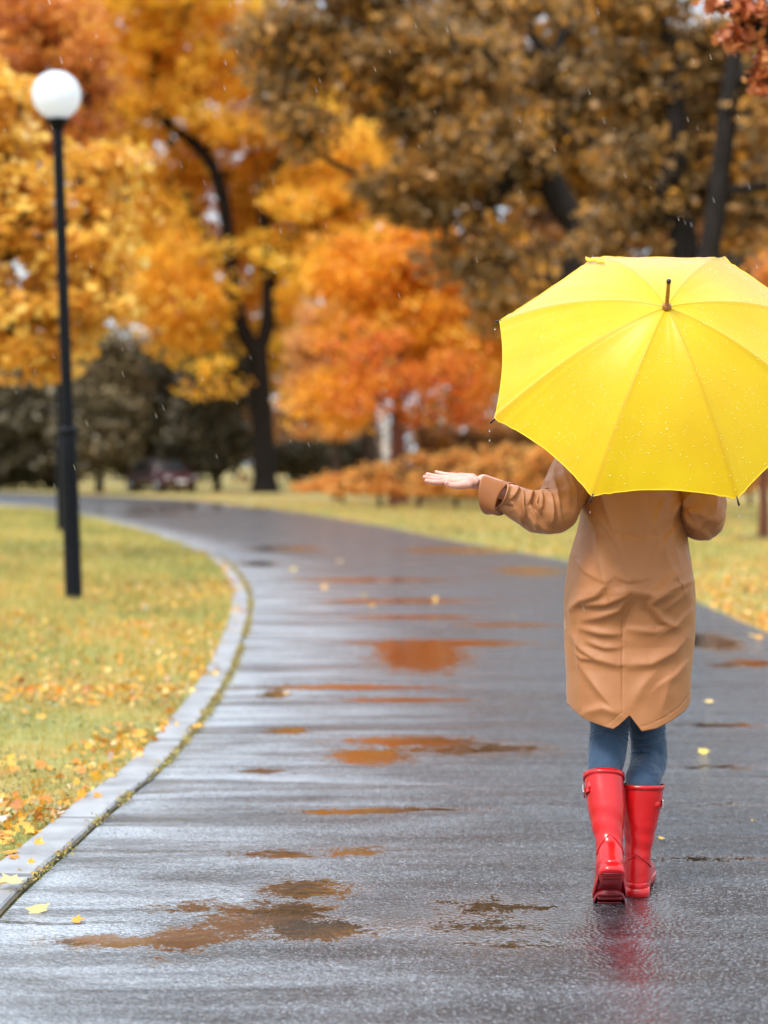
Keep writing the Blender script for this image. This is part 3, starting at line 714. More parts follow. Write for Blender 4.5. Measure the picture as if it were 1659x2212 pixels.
for k, (px, Y, top, lean, lab, blob) in enumerate([
    (905, 76, 500, 12, 'white birch trunk right of the orange tree trunk', [(925, 700, 90, 120), (900, 560, 60, 70)]),
    (834, 80, 560, -8, 'white birch trunk just left of the orange tree trunk', [(800, 700, 90, 90), (820, 600, 60, 60)]),
    (948, 84, 520, 20, 'pale birch trunk half hidden by scarlet leaves', [(990, 640, 80, 100)]),
    (318, 101, 560, 26, 'pale leaning birch between the lamp and the amber maple', [(352, 480, 50, 70), (345, 560, 40, 50)])]):
    r_ = make_tree('birch_tree', lab, Y, [(px, HOR + FPX * CAMH / Y), (px + lean * .3, 900), (px + lean, 700), (px + lean * 1.3, top)], blob, L_gold, M_birch, .12, 34, 60, .24, .7, seed=40 + k, group='birches at the edge of the wood')

# shrubs, yews and hedges (each one a thing)
def shrub(name, label, Y, px, blobs, mat, nclump, per, ls, cr, seed, group=None, tr=.08):
    gy_ = HOR + FPX * CAMH / Y
    return make_tree(name, label, Y, [(px, gy_), (px, gy_ - 25), (px, gy_ - 50)], blobs, mat, B_dark, tr, nclump, per, ls, cr, seed=seed, cat='shrub' if name == 'shrub' else 'tree', group=group, depth=.8, min_r=.012, crown_name='crown')
dk = [(-10, 92, 930, 110, 120, L_dark, 'dark evergreen at the left edge low behind the lawn'),
      (110, 96, 940, 90, 120, L_grey, 'dull brown evergreen directly behind the lower lamp posts'),
      (215, 84, 880, 75, 150, L_grey, 'tall olive evergreen just right of the lamp posts'),
      (300, 90, 900, 80, 130, L_dark, 'dark evergreen in the middle of the row of evergreens'),
      (385, 93, 880, 85, 130, L_grey, 'grey brown evergreen behind the maroon car'),
      (470, 88, 900, 80, 120, L_dark, 'olive evergreen beside the trunk of the amber maple')]
for k, (px, Y, cy, rx, ry, m_, lab) in enumerate(dk):
    shrub('evergreen_tree', lab, Y, px, [(px, cy, rx, ry), (px + 10, cy - 75, rx * .75, ry * .7), (px - 15, cy + 70, rx * 1.0, ry * .45)], m_, 110, 130, .30, 1.0, 60 + k, 'evergreens beyond the bend of the path', .16)
for k, (px, Y, cy, rx, ry, lab) in enumerate([(640, 96, 985, 60, 38, 'near black evergreen bush right of the maple trunk'), (745, 98, 985, 60, 34, 'near black evergreen bush under the scarlet leaves')]):
    shrub('dark_bush', lab, Y, px, [(px, cy, rx, ry), (px + 20, cy + 10, rx, ry * .8)], L_dark, 60, 130, .26, .8, 70 + k, 'dark bushes right of the maple')
ob = [(740, 62, 1050, 70, 26, 'low ochre brush furthest left in the row on the right lawn'),
      (820, 55, 1044, 70, 34, 'low ochre brush left of the orange tree foot'),
      (905, 56, 1036, 65, 46, 'ochre brush below the two birch trunks'),
      (985, 54, 1034, 75, 48, 'ochre brown brush behind the open hand'),
      (1080, 52, 1030, 80, 56, 'ochre brown brush behind the raised forearm'),
      (1180, 50, 1032, 80, 60, 'ochre brown brush behind the upper arm'),
      (1620, 58, 1020, 90, 55, 'dark ochre brush right of the umbrella')]
for k, (px, Y, cy, rx, ry, lab) in enumerate(ob):
    shrub('shrub', lab, Y, px, [(px, cy, rx * 1.15, ry), (px - 40, cy + 14, rx * 1.1, ry * .7), (px + 40, cy + 14, rx * 1.1, ry * .7), (px + 10, cy - ry * .8, rx * .5, ry * .5), (px - 25, cy - ry * .6, rx * .3, ry * .6)], L_brush, 260, 14, .12, .26, 80 + k, 'low autumn brush on the right lawn', .05)
# clipped brown hedge: leaves on a box-shaped twiggy mass
def hedge(name, label, p0, p1, h, th, mat, n, ls, seed):
    r = np.random.default_rng(seed); root = empty(name, ((p0[0]+p1[0])/2, (p0[1]+p1[1])/2, 0)); tag(root, label, 'hedge')
    u, v_, z = r.random(n), r.random(n) - .5, r.random(n) ** .8
    P = np.stack([p0[0] + (p1[0]-p0[0]) * u, p0[1] + (p1[1]-p0[1]) * u + v_ * th, .1 + z * h * (1 + .05 * np.sin(u * 40))], 1)
    cl = np.clip(.45 + .8 * np.array([mn.noise(Vector((a[0] * .9, a[1], a[2] * .9))) for a in P]), 0, 1)
    obj('leaves', cards('leaves', P, ls * (.6 + .8 * r.random(n)), T_DIAM, rand_frames(n, 0, r), cl), mat, root)
    mb = MB()
    for k in range(60):
        a = k / 59; x = p0[0] + (p1[0]-p0[0]) * a; y = p0[1] + (p1[1]-p0[1]) * a + r.uniform(-.3, .3) * th
        mb.tube([(x, y, -.02), (x + r.uniform(-.15, .15), y, h * .5), (x + r.uniform(-.3, .3), y, h * .92)], [.03, .02, .008], 5)
    obj('stems', mb.mesh('stems'), B_mid, root)
a_, b_ = at(900, 1000, 66), at(1250, 1000, 66)
hedge('hedge', 'clipped brown hedge with flat top behind the orange bushes', (a_.x, 66), (b_.x, 68), 2.35, 1.3, L_brown, 20000, .15, 91)

# overhanging twigs, top right: a tree rooted to the right of the frame
make_tree('copper_maple', 'copper red maple twigs hanging in at the top right corner', 9.6,
    [(2350, 1566), (2330, 900), (2250, 300), (2100, -100)],
    [(1625, 25, 50, 38, 0, 30), (1585, 75, 28, 26, 0, 16), (1610, 70, 18, 22, 0, 8), (1660, 160, 26, 26, 0, 16), (1650, 190, 12, 8, 0, 3), (1760, -60, 140, 60, 0, 60), (1990, -140, 220, 100, 0, 60), (1730, 60, 60, 60, 0, 26), (1545, 6, 22, 8, 0, 4), (1655, 110, 12, 10, 0, 4)],
    L_copper, B_dark, .13, 260, 11, .052, .062, seed=37, min_r=.0022, tmpl=maple_fan(), fan=True, bias=.6, droop=.3, depth=1.6,
    limbs=[[(2100, -100), (1960, -90), (1800, -30), (1700, 20), (1655, 60)], [(1800, -30), (1760, 60), (1700, 120)]])

# far-off wood closing the view
r = np.random.default_rng(99); nC = 1700
C0 = np.stack([r.uniform(-95, 95, nC), r.uniform(118, 150, nC), np.zeros(nC)], 1)
hmax = 11.5 + 4.0 * np.array([mn.noise(Vector((x * .09, 7, 0))) for x in C0[:, 0]]) * 2
C0[:, 2] = r.random(nC) ** .8 * hmax + .3
C = []; cl = []
for c in C0:
    m = 60; d = r.normal(size=(m, 3)); d /= np.linalg.norm(d, axis=1)[:, None]; d *= (r.random(m) ** .4)[:, None] * r.uniform(1.0, 2.1)
    C.append(c + d); cl.append(np.full(m, np.clip(.42 + r.normal() * .2, 0, 1)))
C = np.vstack(C); cl = np.concatenate(cl); C[:, 2] = np.maximum(C[:, 2], .1)
tag(obj('far_wood', cards('far_wood', C, .45 + .35 * r.random(len(C)), T_DIAM, rand_frames(len(C), 0, r), cl), L_brown), kind='stuff', label='far brown wood behind all the trees', cat='wood')

# dark soil rings round the sapling and the near left tree
def soil_patch(c, rx, ry, seed):
    v = [(c.x, c.y, .03)]; n = 40
    for k in range(n):
        a = 2 * PI * k / n; q = 1 + .12 * mn.noise(Vector((math.cos(a) * 2, math.sin(a) * 2, seed)))
        v.append((c.x + rx * q * math.cos(a), c.y + ry * q * math.sin(a), .012))
    f = [(0, 1 + k, 1 + (k + 1) % n) for k in range(n)]
    return mesh_py('soil_ring', v, f)
M_soil = plain('dark_mulch', (.05, .032, .03), .9, .5, 25, .6)
tag(obj('soil_ring', soil_patch(at(1650, 1166, 33), .62, .75, 1), M_soil), kind='structure')
tag(obj('soil_ring', soil_patch(at(-150, 1221, 24.6), 1.08, .35, 4), M_soil), kind='structure')

# ================================================================== LAMPS
M_lamp = plain('lamp_black_paint', (.004, .0045, .006), .4, .3, 20, .05, **{'Specular IOR Level': .12})
n = N('lamp_globe_opal'); g1_ = n.pbr((.86, .88, .92), .08, **{'Coat Weight': .5, 'Coat Roughness': .03}); g2_ = n.n('BsdfTranslucent'); g2_.inputs[0].default_value = (.9, .92, .96, 1); g3_ = n.n('MixShader'); g3_.inputs[0].default_value = .5
n.l(g1_, g3_.inputs[1]); n.l(g2_.outputs[0], g3_.inputs[2]); M_globe = n.done(g3_.outputs[0])
def make_lamp():
    root = empty('street_lamp', (0, 0, 0))
    local_obj('base_post', MB().lathe((0, 0, 0), [(.0, -.1), (.10, -.1), (.10, .0), (.094, .03), (.083, .06), (.080, 1.2), (.078, 1.585), (.074, 1.6)], 28).mesh('base_post'), M_lamp, root)
    local_obj('collar', MB().lathe((0, 0, 1.6), [(.074, -.01), (.095, -.005), (.098, .012), (.095, .03), (.075, .045), (.058, .06)], 28).mesh('collar'), M_lamp, root)
    local_obj('pole', MB().lathe((0, 0, 1.62), [(.058, 0), (.056, .04), (.050, 2.81), (.050, 2.87)], 24).mesh('pole'), M_lamp, root)
    local_obj('globe_holder', MB().lathe((0, 0, 4.47), [(.05, -.03), (.066, .0), (.072, .03), (.115, .045), (.118, .062), (.105, .075), (.0, .076)], 28).mesh('globe_holder'), M_lamp, root)
    g = MB().ellipsoid((0, 0, 4.475 + .295), .229, .229, .226, nu=48, nv=32).mesh('globe')
    local_obj('globe', g, M_globe, root)
    return root
p = G(160, 1299); lamp = make_lamp(); lamp.location = (p.x, p.y, 0); lamp.rotation_euler = (0, R(-1.75), 0)
tag(lamp, 'black lamp post with white globe standing nearest on the left lawn', 'street lamp', 'lamp posts on the left lawn')
l2 = lamp.copy(); COL.objects.link(l2)
for ch in list(lamp.children):
    c = ch.copy(); COL.objects.link(c); c.parent = l2
p = G(133, 1152); l2.location = (p.x, p.y, 0); l2.rotation_euler = (0, R(-1.2), 0)
tag(l2, 'farther black lamp post behind the first, its globe hidden by yellow leaves', 'street lamp', 'lamp posts on the left lawn')

# ================================================================== PARKED CAR (far, half hidden)
def make_car(c, rz):
    root = empty('parked_car', c, rz); tag(root, 'maroon parked car half hidden among the evergreens far behind the lamp', 'car')
    M_paint = plain('maroon_paint', (.055, .012, .017), .25, .1, 5, 0, **{'Coat Weight': .6})
    M_glass = plain('car_glass', (.03, .035, .04), .06, .1, 5, 0); M_tyre = plain('tyre_rubber', (.02, .02, .02), .8)
    M_rim = plain('rim_metal', (.45, .45, .47), .3, .1, 9, 0, Metallic=.8); M_lampg = plain('headlight_glass', (.35, .35, .37), .08, .05, 9, 0)
    M_plate = plain('white_plate', (.75, .75, .75), .4, .05, 9, 0)
    def ring(y, w_, zb, zt, wt, n=16):
        out = []
        for k in range(n):
            a = 2 * PI * k / n; ca, sa = math.cos(a), math.sin(a)
            x = abs(ca) ** .5 * (1 if ca >= 0 else -1); z = abs(sa) ** .5 * (1 if sa >= 0 else -1)
            t = (z + 1) / 2; out.append((x * (w_ * (1 - t) + wt * t), y, zb + (zt - zb) * t))
        return out
    st = [(-2.1, .70, .45, .72, .66), (-2.0, .82, .28, .84, .78), (-1.5, .88, .22, .93, .80), (-.9, .89, .2, .98, .80), (-.2, .9, .2, 1.0, .8), (.9, .9, .2, 1.0, .8), (1.7, .88, .22, 1.0, .78), (2.05, .84, .3, .92, .76), (2.15, .75, .42, .8, .68)]
    local_obj('body', MB().loft([ring(*s_) for s_ in st]).mesh('body'), M_paint, root)
    cb = [(-1.0, .78, .9, .96, .72), (-.35, .77, .9, 1.42, .58), (.1, .77, .9, 1.5, .58), (.9, .77, .9, 1.48, .57), (1.5, .76, .9, 1.2, .60), (1.9, .74, .9, .97, .66)]
    local_obj('cabin', MB().loft([ring(*s_) for s_ in cb]).mesh('cabin'), M_paint, root)
    local_obj('windscreen', mesh_py('windscreen', [(-.66, -1.02, .985), (.66, -1.02, .985), (.55, -.40, 1.42), (-.55, -.40, 1.42)], [(0, 1, 2, 3)]), M_glass, root)
    local_obj('rear_window', mesh_py('rear_window', [(-.6, 1.93, 1.0), (.6, 1.93, 1.0), (.5, 1.2, 1.40), (-.5, 1.2, 1.40)], [(0, 3, 2, 1)]), M_glass, root)
    for s_ in (-1, 1):
        local_obj('side_window', mesh_py('side_window', [(s_ * .79, -.75, .99), (s_ * .79, 1.35, .99), (s_ * .63, 1.0, 1.40), (s_ * .63, -.25, 1.40)], [(0, 1, 2, 3)]), M_glass, root)
        local_obj('headlight', MB().ellipsoid((s_ * .62, -2.04, .66), .15, .08, .08).mesh('headlight'), M_lampg, root)
        local_obj('mirror', MB().ellipsoid((s_ * .98, -.75, 1.02), .1, .06, .07).mesh('mirror'), M_paint, root)
        for y in (-1.35, 1.4):
            wv = local_obj('wheel', MB().lathe((s_ * .80, y, .32), [(.2, -.1), (.31, -.1), (.33, -.05), (.33, .05), (.31, .1), (.2, .1)], 22, (1, 0, 0)).mesh('wheel'), M_tyre, root)
            local_obj('rim', MB().lathe((s_ * .88, y, .32), [(.0, -.02), (.21, -.02), (.21, .03), (.17, .035), (.0, .02)], 14, (s_, 0, 0)).mesh('rim'), M_rim, wv)
    local_obj('number_plate', MB().box((0, -2.12, .5), .52, .03, .12).mesh('number_plate'), M_plate, root)
g_ = at(348, 1052, 85); make_car((g_.x, 85, 0), R(32))

# ================================================================== THE WOMAN
PX0 = at(1360, 1500, 5.8)
person = empty('person', (PX0.x, 5.80, 0))
tag(person, 'person walking away in tan coat, jeans and red boots, left palm held out', 'person')

n = N('skin'); p = n.pos(); v_ = n.noise(45, 4, .6, p)
M_skin = n.done(n.pbr(n.ramp(v_, [(.3, (.58, .25, .18)), (.7, (.70, .37, .29))]), .42, n.bump(n.noise(160, 3, .6, p), .15, .002), **{'Subsurface Weight': .12, 'Subsurface Radius': (.02, .008, .004), 'Subsurface Scale': .5}))
def fabric(name, c, c2, rough, wscale, bs, sheen=.15, **kw):
    n = N(name); p = n.pos(); a = n.noise(7, 4, .6, p); b = n.noise(wscale, 2, .5, p)
    wv = n.n('TexWave', i_Scale=wscale * .9, i_Distortion=.6); wv.bands_direction = 'DIAGONAL'; n.l(p, wv.inputs['Vector'])
    col = n.mixc(n.math('MULTIPLY', b, .35), n.ramp(a, [(.3, c), (.7, c2)]), tuple(x * .72 for x in c))
    h = n.math('ADD', n.math('MULTIPLY', wv.outputs[0], .6), b)
    return n.done(n.pbr(col, rough, n.bump(h, bs, .0012), **dict({'Sheen Weight': sheen, 'Sheen Roughness': .4}, **kw)))
M_coat = fabric('coat_tan_cotton', (.365, .137, .042), (.42, .167, .053), .50, 330, .22, .12)
M_cuff = fabric('coat_turned_lining', (0.3096, 0.0989, 0.02408), (0.3526, 0.1161, 0.0301), .55, 420, .10, .08)
n = N('denim'); p = n.pos(); mp = n.n('Mapping'); mp.inputs['Scale'].default_value = (1, 1, .12); n.l(p, mp.inputs[0])
st_ = n.noise(520, 2, .6, mp.outputs[0]); fade = n.noise(9, 3, .5, p)
col = n.mixc(n.math('MULTIPLY', st_, .7), n.ramp(fade, [(.3, (0.007373, 0.02673, 0.06682)), (.7, (0.01843, 0.05069, 0.1083))]), (0.04608, 0.08752, 0.1429))
M_jeans = n.done(n.pbr(col, .8, n.bump(st_, .2, .001), **{'Sheen Weight': .2}))
n = N('red_rubber'); p = n.pos(); a = n.noise(14, 3, .5, p)
M_boot = n.done(n.pbr(n.ramp(a, [(.3, (0.4988, 0.00516, 0.00688)), (.7, (0.5848, 0.0086, 0.01032))]), n.math('ADD', .17, n.math('MULTIPLY', n.noise(40, 4, .6, p), .16)), n.bump(n.noise(6, 3, .6, p), .25, .02), **{'Coat Weight': .2, 'Coat Roughness': .1, 'Specular IOR Level': .4}))
M_sole = plain('red_sole_rubber', (.20, .008, .012), .45, .15, 30, .2)
M_metal = plain('buckle_metal', (.6, .6, .62), .25, .05, 30, 0, Metallic=1.0)
M_hair = plain('brown_hair', (.10, .05, .025), .45, .3, 60, .4)
M_eye = plain('eye', (.75, .73, .70), .1, .02, 5, 0); M_white = plain('white_label', (.8, .79, .76), .6, .03, 30)

# ---- body: one continuous surface
B = MB()
def A3(px, py, Y): return at(px, py, Y)
head_c = A3(1362, 890, 5.84); chest = A3(1364, 1090, 5.83); pelvis = A3(1360, 1330, 5.84)
neck = A3(1366, 990, 5.85)
B.ellipsoid(chest, .135, .085, .17); B.ellipsoid(pelvis, .145, .10, .12); B.ellipsoid((chest + pelvis) / 2, .115, .08, .17)
B.capsule(A3(1268, 1022, 5.82), .042, A3(1462, 1022, 5.82), .042); B.capsule(chest, .09, neck, .05); B.capsule(neck, .046, head_c + Vector((0, .01, -.05)), .045)
# head
h = head_c
B.ellipsoid(h + Vector((0, -.008, .022)), .074, .092, .088); B.ellipsoid(h + Vector((0, .028, -.045)), .052, .060, .062)
B.capsule(h + Vector((0, .088, .005)), .008, h + Vector((0, .107, -.028)), .0115); B.ellipsoid(h + Vector((0, .098, -.034)), .015, .010, .008)
B.capsule(h + Vector((-.017, .084, -.058)), .0065, h + Vector((.017, .084, -.058)), .0065); B.capsule(h + Vector((-.013, .083, -.068)), .007, h + Vector((.013, .083, -.068)), .007)
B.capsule(h + Vector((-.045, .066, .020)), .010, h + Vector((.045, .066, .020)), .010); B.ellipsoid(h + Vector((0, .074, -.092)), .018, .014, .014)
for s_ in (-1, 1):
    B.ellipsoid(h + Vector((s_ * .075, -.005, -.012)), .008, .018, .030); B.ellipsoid(h + Vector((s_ * .040, .058, -.022)), .022, .02, .022)
def limb(pts):
    for (a, ra), (b, rb) in zip(pts[:-1], pts[1:]): B.capsule(a, ra, b, rb)
limb([(A3(1262, 1022, 5.82), .045), (A3(1206, 1108, 5.66), .036), (A3(1044, 1042, 5.60), .024)])
limb([(A3(1466, 1022, 5.82), .045), (A3(1516, 1115, 5.74), .036), (A3(1436, 1052, 5.955), .024)])
# left hand, palm up
def P_(*a): return A3(*a)
for (w0, r0, k, rk) in (((1036, 1046, 5.588), .016, (969, 1040, 5.568), .0105), ((1036, 1044, 5.598), .016, (965, 1036, 5.590), .0105), ((1036, 1042, 5.608), .016, (968, 1032, 5.611), .0100), ((1036, 1041, 5.614), .014, (976, 1027, 5.632), .0092)):
    B.capsule(P_(*w0), r0, P_(*k), rk)
B.capsule(P_(1026, 1040, 5.572), .0150, P_(1000, 1041, 5.562), .0125)
B.capsule(P_(1022, 1032, 5.622), .0125, P_(992, 1028, 5.632), .0100)
for F_ in ([(969, 1040, 5.568, .0092), (948, 1042, 5.560, .0083), (932, 1041, 5.555, .0076), (921, 1038.5, 5.552, .0066)],
           [(965, 1036, 5.590, .0093), (944, 1036, 5.588, .0084), (928, 1033.5, 5.587, .0077), (917, 1030, 5.586, .0066)],
           [(968, 1032, 5.611, .0089), (948, 1030.5, 5.614, .0080), (933, 1027.5, 5.616, .0073), (923, 1024.5, 5.617, .0063)],
           [(976, 1027, 5.632, .0080), (960, 1024.5, 5.640, .0071), (950, 1022, 5.644, .0065), (942, 1019.5, 5.647, .0056)],
           [(1012, 1046, 5.560, .0130), (990, 1049, 5.541, .0110), (976, 1048.5, 5.536, .0094), (965, 1044, 5.536, .0078)]):
    limb([(P_(q[0], q[1], q[2]), q[3]) for q in F_])

# ---- umbrella frame (needed for the gripping hand)
UA = Vector((.8074, 5.5014, 1.7529))
UW = Vector((-.0575, -.7567, .6512)).normalized(); UU = Vector((1, 0, 0)); UU = (UU - UW * UU.dot(UW)).normalized(); UV = UW.cross(UU); 
if UV.z < 0: UV = -UV
UH, UR, U0 = .263, .527, PI / 8 - .0739
grip = UA - UW * .70
# right hand: palm to the right and behind, fingers wrapped round the handle
pc = grip + UU * .024 - UV * .012
wr = A3(1436, 1052, 5.955)
for j in range(4):
    c_ = grip + UW * (.030 - .020 * j); rr = .0205 - .001 * abs(j - 1); fr_ = .0086 - .0005 * j; prev = None
    kn = c_ + UU * .026 - UV * .010
    B.capsule(wr, .020, kn, .0105)
    for i_, an in enumerate((-.4, .6, 1.7, 2.8, 3.7)):
        q = c_ + (UU * math.cos(an) + UV * math.sin(an)) * rr
        if prev is not None: B.capsule(prev, fr_ * (1 - .05 * i_), q, fr_ * (.95 - .06 * i_))
        prev = q
q0 = wr + UU * .0 + UV * .012; q1 = grip + UW * .045 - UV * .02 ; q2 = grip + UW * .062 - UV * .020 - UU * .016
B.capsule(q0, .014, q1, .011); B.capsule(q1, .010, q2, .008)
# legs (boot frames first, so the legs run down inside them)
pitchL = R(47); ballw = Vector((A3(1316, 1960, 5.66).x, 5.655, 0.006)); RL = Matrix.Rotation(R(-3), 3, 'Z') @ Matrix.Rotation(-pitchL, 3, 'X')
hl = ballw - RL @ Vector((0, .172, -.006)); hr = G(1376, 1944); hr = Vector((hr.x, hr.y + .01, .020)); RR = Matrix.Rotation(R(-11), 3, 'Z')
LB = lambda *p: hl + RL @ Vector(p)
RB = lambda *p: hr + RR @ Vector(p)
kL, aL = A3(1311, 1605, 5.815), Vector((A3(1309, 1868, 5.63).x, 5.625, .165)); kR, aR = A3(1397, 1612, 5.90), Vector((A3(1377, 1868, 5.85).x, 5.855, .085))
hL, hR = A3(1308, 1375, 5.84), A3(1410, 1375, 5.84)
limb([(A3(1312, 1400, 5.84), .070), (A3(1315, 1500, 5.84), .055), (A3(1317, 1570, 5.83), .045), (A3(1311, 1620, 5.80), .042), (LB(-.011, -.022, .30), .036), (LB(-.008, .0, .22), .030), (LB(0, .045, .11), .022), (LB(0, .06, .06), .022), (LB(0, .15, .04), .018)])
limb([(A3(1402, 1400, 5.84), .070), (A3(1402, 1500, 5.87), .052), (A3(1399, 1570, 5.90), .043), (A3(1401, 1640, 5.91), .041), (RB(.012, .066, .30), .036), (RB(.008, .058, .22), .030), (RB(0, .05, .11), .024), (RB(0, .06, .06), .024), (RB(0, .17, .04), .018)])
body = obj('body', voxel_union(B, 'body', .0027, 5, .5), M_skin, person)
# nail of the visible thumb and fingertips: tiny glossy shells
M_nail = plain('nail', (.72, .22, .22), .2, .05, 30, 0)
nb = MB()
for q, rr in (((966, 1042.8, 5.5298), .0046),):
    nb.ellipsoid(P_(*q), rr * 1.2, .0022, rr * .9)
obj('nail', nb.mesh('nail'), M_nail, person)
for s_ in (-1, 1):
    e = obj('eye', MB().ellipsoid(h + Vector((s_ * .030, .072, .004)), .012, .012, .009).mesh('eye'), M_eye, person)
    obj('iris', MB().ellipsoid(h + Vector((s_ * .030, .0825, .004)), .005, .002, .005).mesh('iris'), M_hair, e)
H = MB(); H.ellipsoid(h + Vector((0, -.022, .032)), .086, .094, .092); H.ellipsoid(h + Vector((0, -.055, -.03)), .080, .055, .09)
H.capsule(h + Vector((.03, -.075, -.05)), .05, h + Vector((.035, -.065, -.14)), .035); H.capsule(h + Vector((-.03, -.075, -.05)), .05, h + Vector((-.035, -.065, -.14)), .035)
for s_ in (-1, 1): H.capsule(h + Vector((s_ * .066, .01, .03)), .028, h + Vector((s_ * .074, -.02, -.09)), .018)
obj('hair', voxel_union(H, 'hair', .006, 4), M_hair, person)

# ---- cloth folds: strokes laid on the surface, millimetres high
def seg_dist(P, pts):
    best = np.full(len(P), 1e9); sgn = np.zeros(len(P)); along = np.zeros(len(P)); L = len(pts) - 1
    for i in range(L):
        a, b = np.array(pts[i], float), np.array(pts[i + 1], float); d = b - a; l2 = (d * d).sum()
        t = np.clip(((P - a) @ d) / l2, 0, 1); q = a + t[:, None] * d; e = P - q; dist = np.hypot(e[:, 0], e[:, 1])
        m = dist < best; best[m] = dist[m]; sgn[m] = np.sign(d[0] * e[:, 1] - d[1] * e[:, 0])[m]; along[m] = ((i + t) / L)[m]
    return best, sgn, along
def folds(V, Nn, strokes):
    P = to_px(V); face = np.clip(-Nn[:, 1] * 1.8, 0, 1); D = np.zeros(len(V))
    for pts, amp, wa, wb in strokes:
        d, s_, al = seg_dist(P, pts); w_ = np.where(s_ > 0, wa, wb)
        D += amp * (.55 * np.exp(-(d / w_) ** 2) + .6 * np.exp(-1.15 * d / np.where(w_ <= np.minimum(wa, wb), w_ * .7, w_))) * (.35 + .65 * np.sin(np.clip(al, 0.02, .98) * PI) ** .6)
    return D * face
def Z2(*p): return [(1131.6 + .318 * p[i], 1033 + .318 * p[i + 1]) for i in range(0, len(p), 2)]
def Z4(*p): return [(905.3 + .2254 * p[i], 944.6 + .2254 * p[i + 1]) for i in range(0, len(p), 2)]
def grid_normals(Pg):
    du = np.roll(Pg, -1, 1) - np.roll(Pg, 1, 1); dv = np.gradient(Pg, axis=0)
    nn = np.cross(du, dv); nn /= np.linalg.norm(nn, axis=2)[..., None] + 1e-12; return nn
def grid_mesh(name, Pg, closed=True):
    a, b = Pg.shape[:2]; I = np.arange(a * b).reshape(a, b); J = np.roll(I, -1, 1) if closed else I
    if closed: F = np.stack([I[:-1].ravel(), J[:-1].ravel(), J[1:].ravel(), I[1:].ravel()], 1)
    else: F = np.stack([I[:-1, :-1].ravel(), I[:-1, 1:].ravel(), I[1:, 1:].ravel(), I[1:, :-1].ravel()], 1)
    return mesh_np(name, Pg.reshape(-1, 3), F)

rows = [(948, 1330, 1402, .055, .060), (962, 1322, 1412, .062, .065), (975, 1300, 1432, .078, .08), (990, 1262, 1470, .10, .09), (1010, 1244, 1492, .120, .10), (1040, 1248, 1486, .135, .11), (1065, 1254, 1476, .143, .12), (1110, 1256, 1475, .146, .125), (1150, 1249, 1480, .150, .13),
        (1200, 1234, 1487, .163, .13), (1250, 1226, 1494, .180, .13), (1280, 1223, 1497, .184, .13), (1310, 1222, 1498, .172, .13), (1350, 1221, 1498, .158, .13), (1400, 1222, 1495, .150, .13), (1450, 1226, 1490, .156, .13), (1500, 1228, 1487, .168, .13), (1580, 1234, 1482, .182, .13)]
RW = np.array(rows, float)
hem = np.array([(1200, 1496), (1226, 1504), (1234, 1530), (1243, 1542), (1260, 1556), (1278, 1564), (1295, 1571), (1309, 1575), (1320, 1567.5), (1344, 1545), (1356, 1562), (1369, 1580), (1400, 1574), (1438, 1555), (1465, 1535), (1484, 1510), (1500, 1498)])
NT, NV = 460, 230; Y0 = 5.82
th = np.linspace(0, 2 * PI, NT, endpoint=False); ct, stt = np.cos(th), np.sin(th); ex = 2 / 2.35
ux = np.sign(ct) * np.abs(ct) ** ex; uy = np.sign(stt) * np.abs(stt) ** ex      # uy<0: back
pyv = np.linspace(948, 1580, NV)
Pg = np.zeros((NV, NT, 3))
cxr = np.interp(1540, RW[:, 0], (RW[:, 1] + RW[:, 2]) / 2); hwr = np.interp(1540, RW[:, 0], (RW[:, 2] - RW[:, 1]) / 2)
xpx_b = cxr + hwr * ux
hemY = np.where(uy < .15, np.interp(xpx_b, hem[:, 0], hem[:, 1]), 1512 + 18 * np.clip(uy, 0, 1))
for i in range(NV):
    t = i / (NV - 1)
    for_y = 948 + t * (hemY - 948)                # picture row of every column in this ring
    xl = np.interp(for_y, RW[:, 0], RW[:, 1]); xr = np.interp(for_y, RW[:, 0], RW[:, 2])
    db = np.interp(for_y, RW[:, 0], RW[:, 3]); df = np.interp(for_y, RW[:, 0], RW[:, 4])
    cx_, hw = (xl + xr) / 2, (xr - xl) / 2
    Yv = Y0 + np.where(uy < 0, uy * db, uy * df)
    a_ = (cx_ + hw * ux - CX) / FPX
    b_ = (CY - for_y) / FPX; c0, s0 = math.cos(PITCH), math.sin(PITCH)
    Pg[i, :, 0] = a_ * Y0 / (c0 + b_ * s0) ; Pg[i, :, 1] = Yv; Pg[i, :, 2] = CAMH + (-s0 + b_ * c0) * Yv / (c0 + b_ * s0)
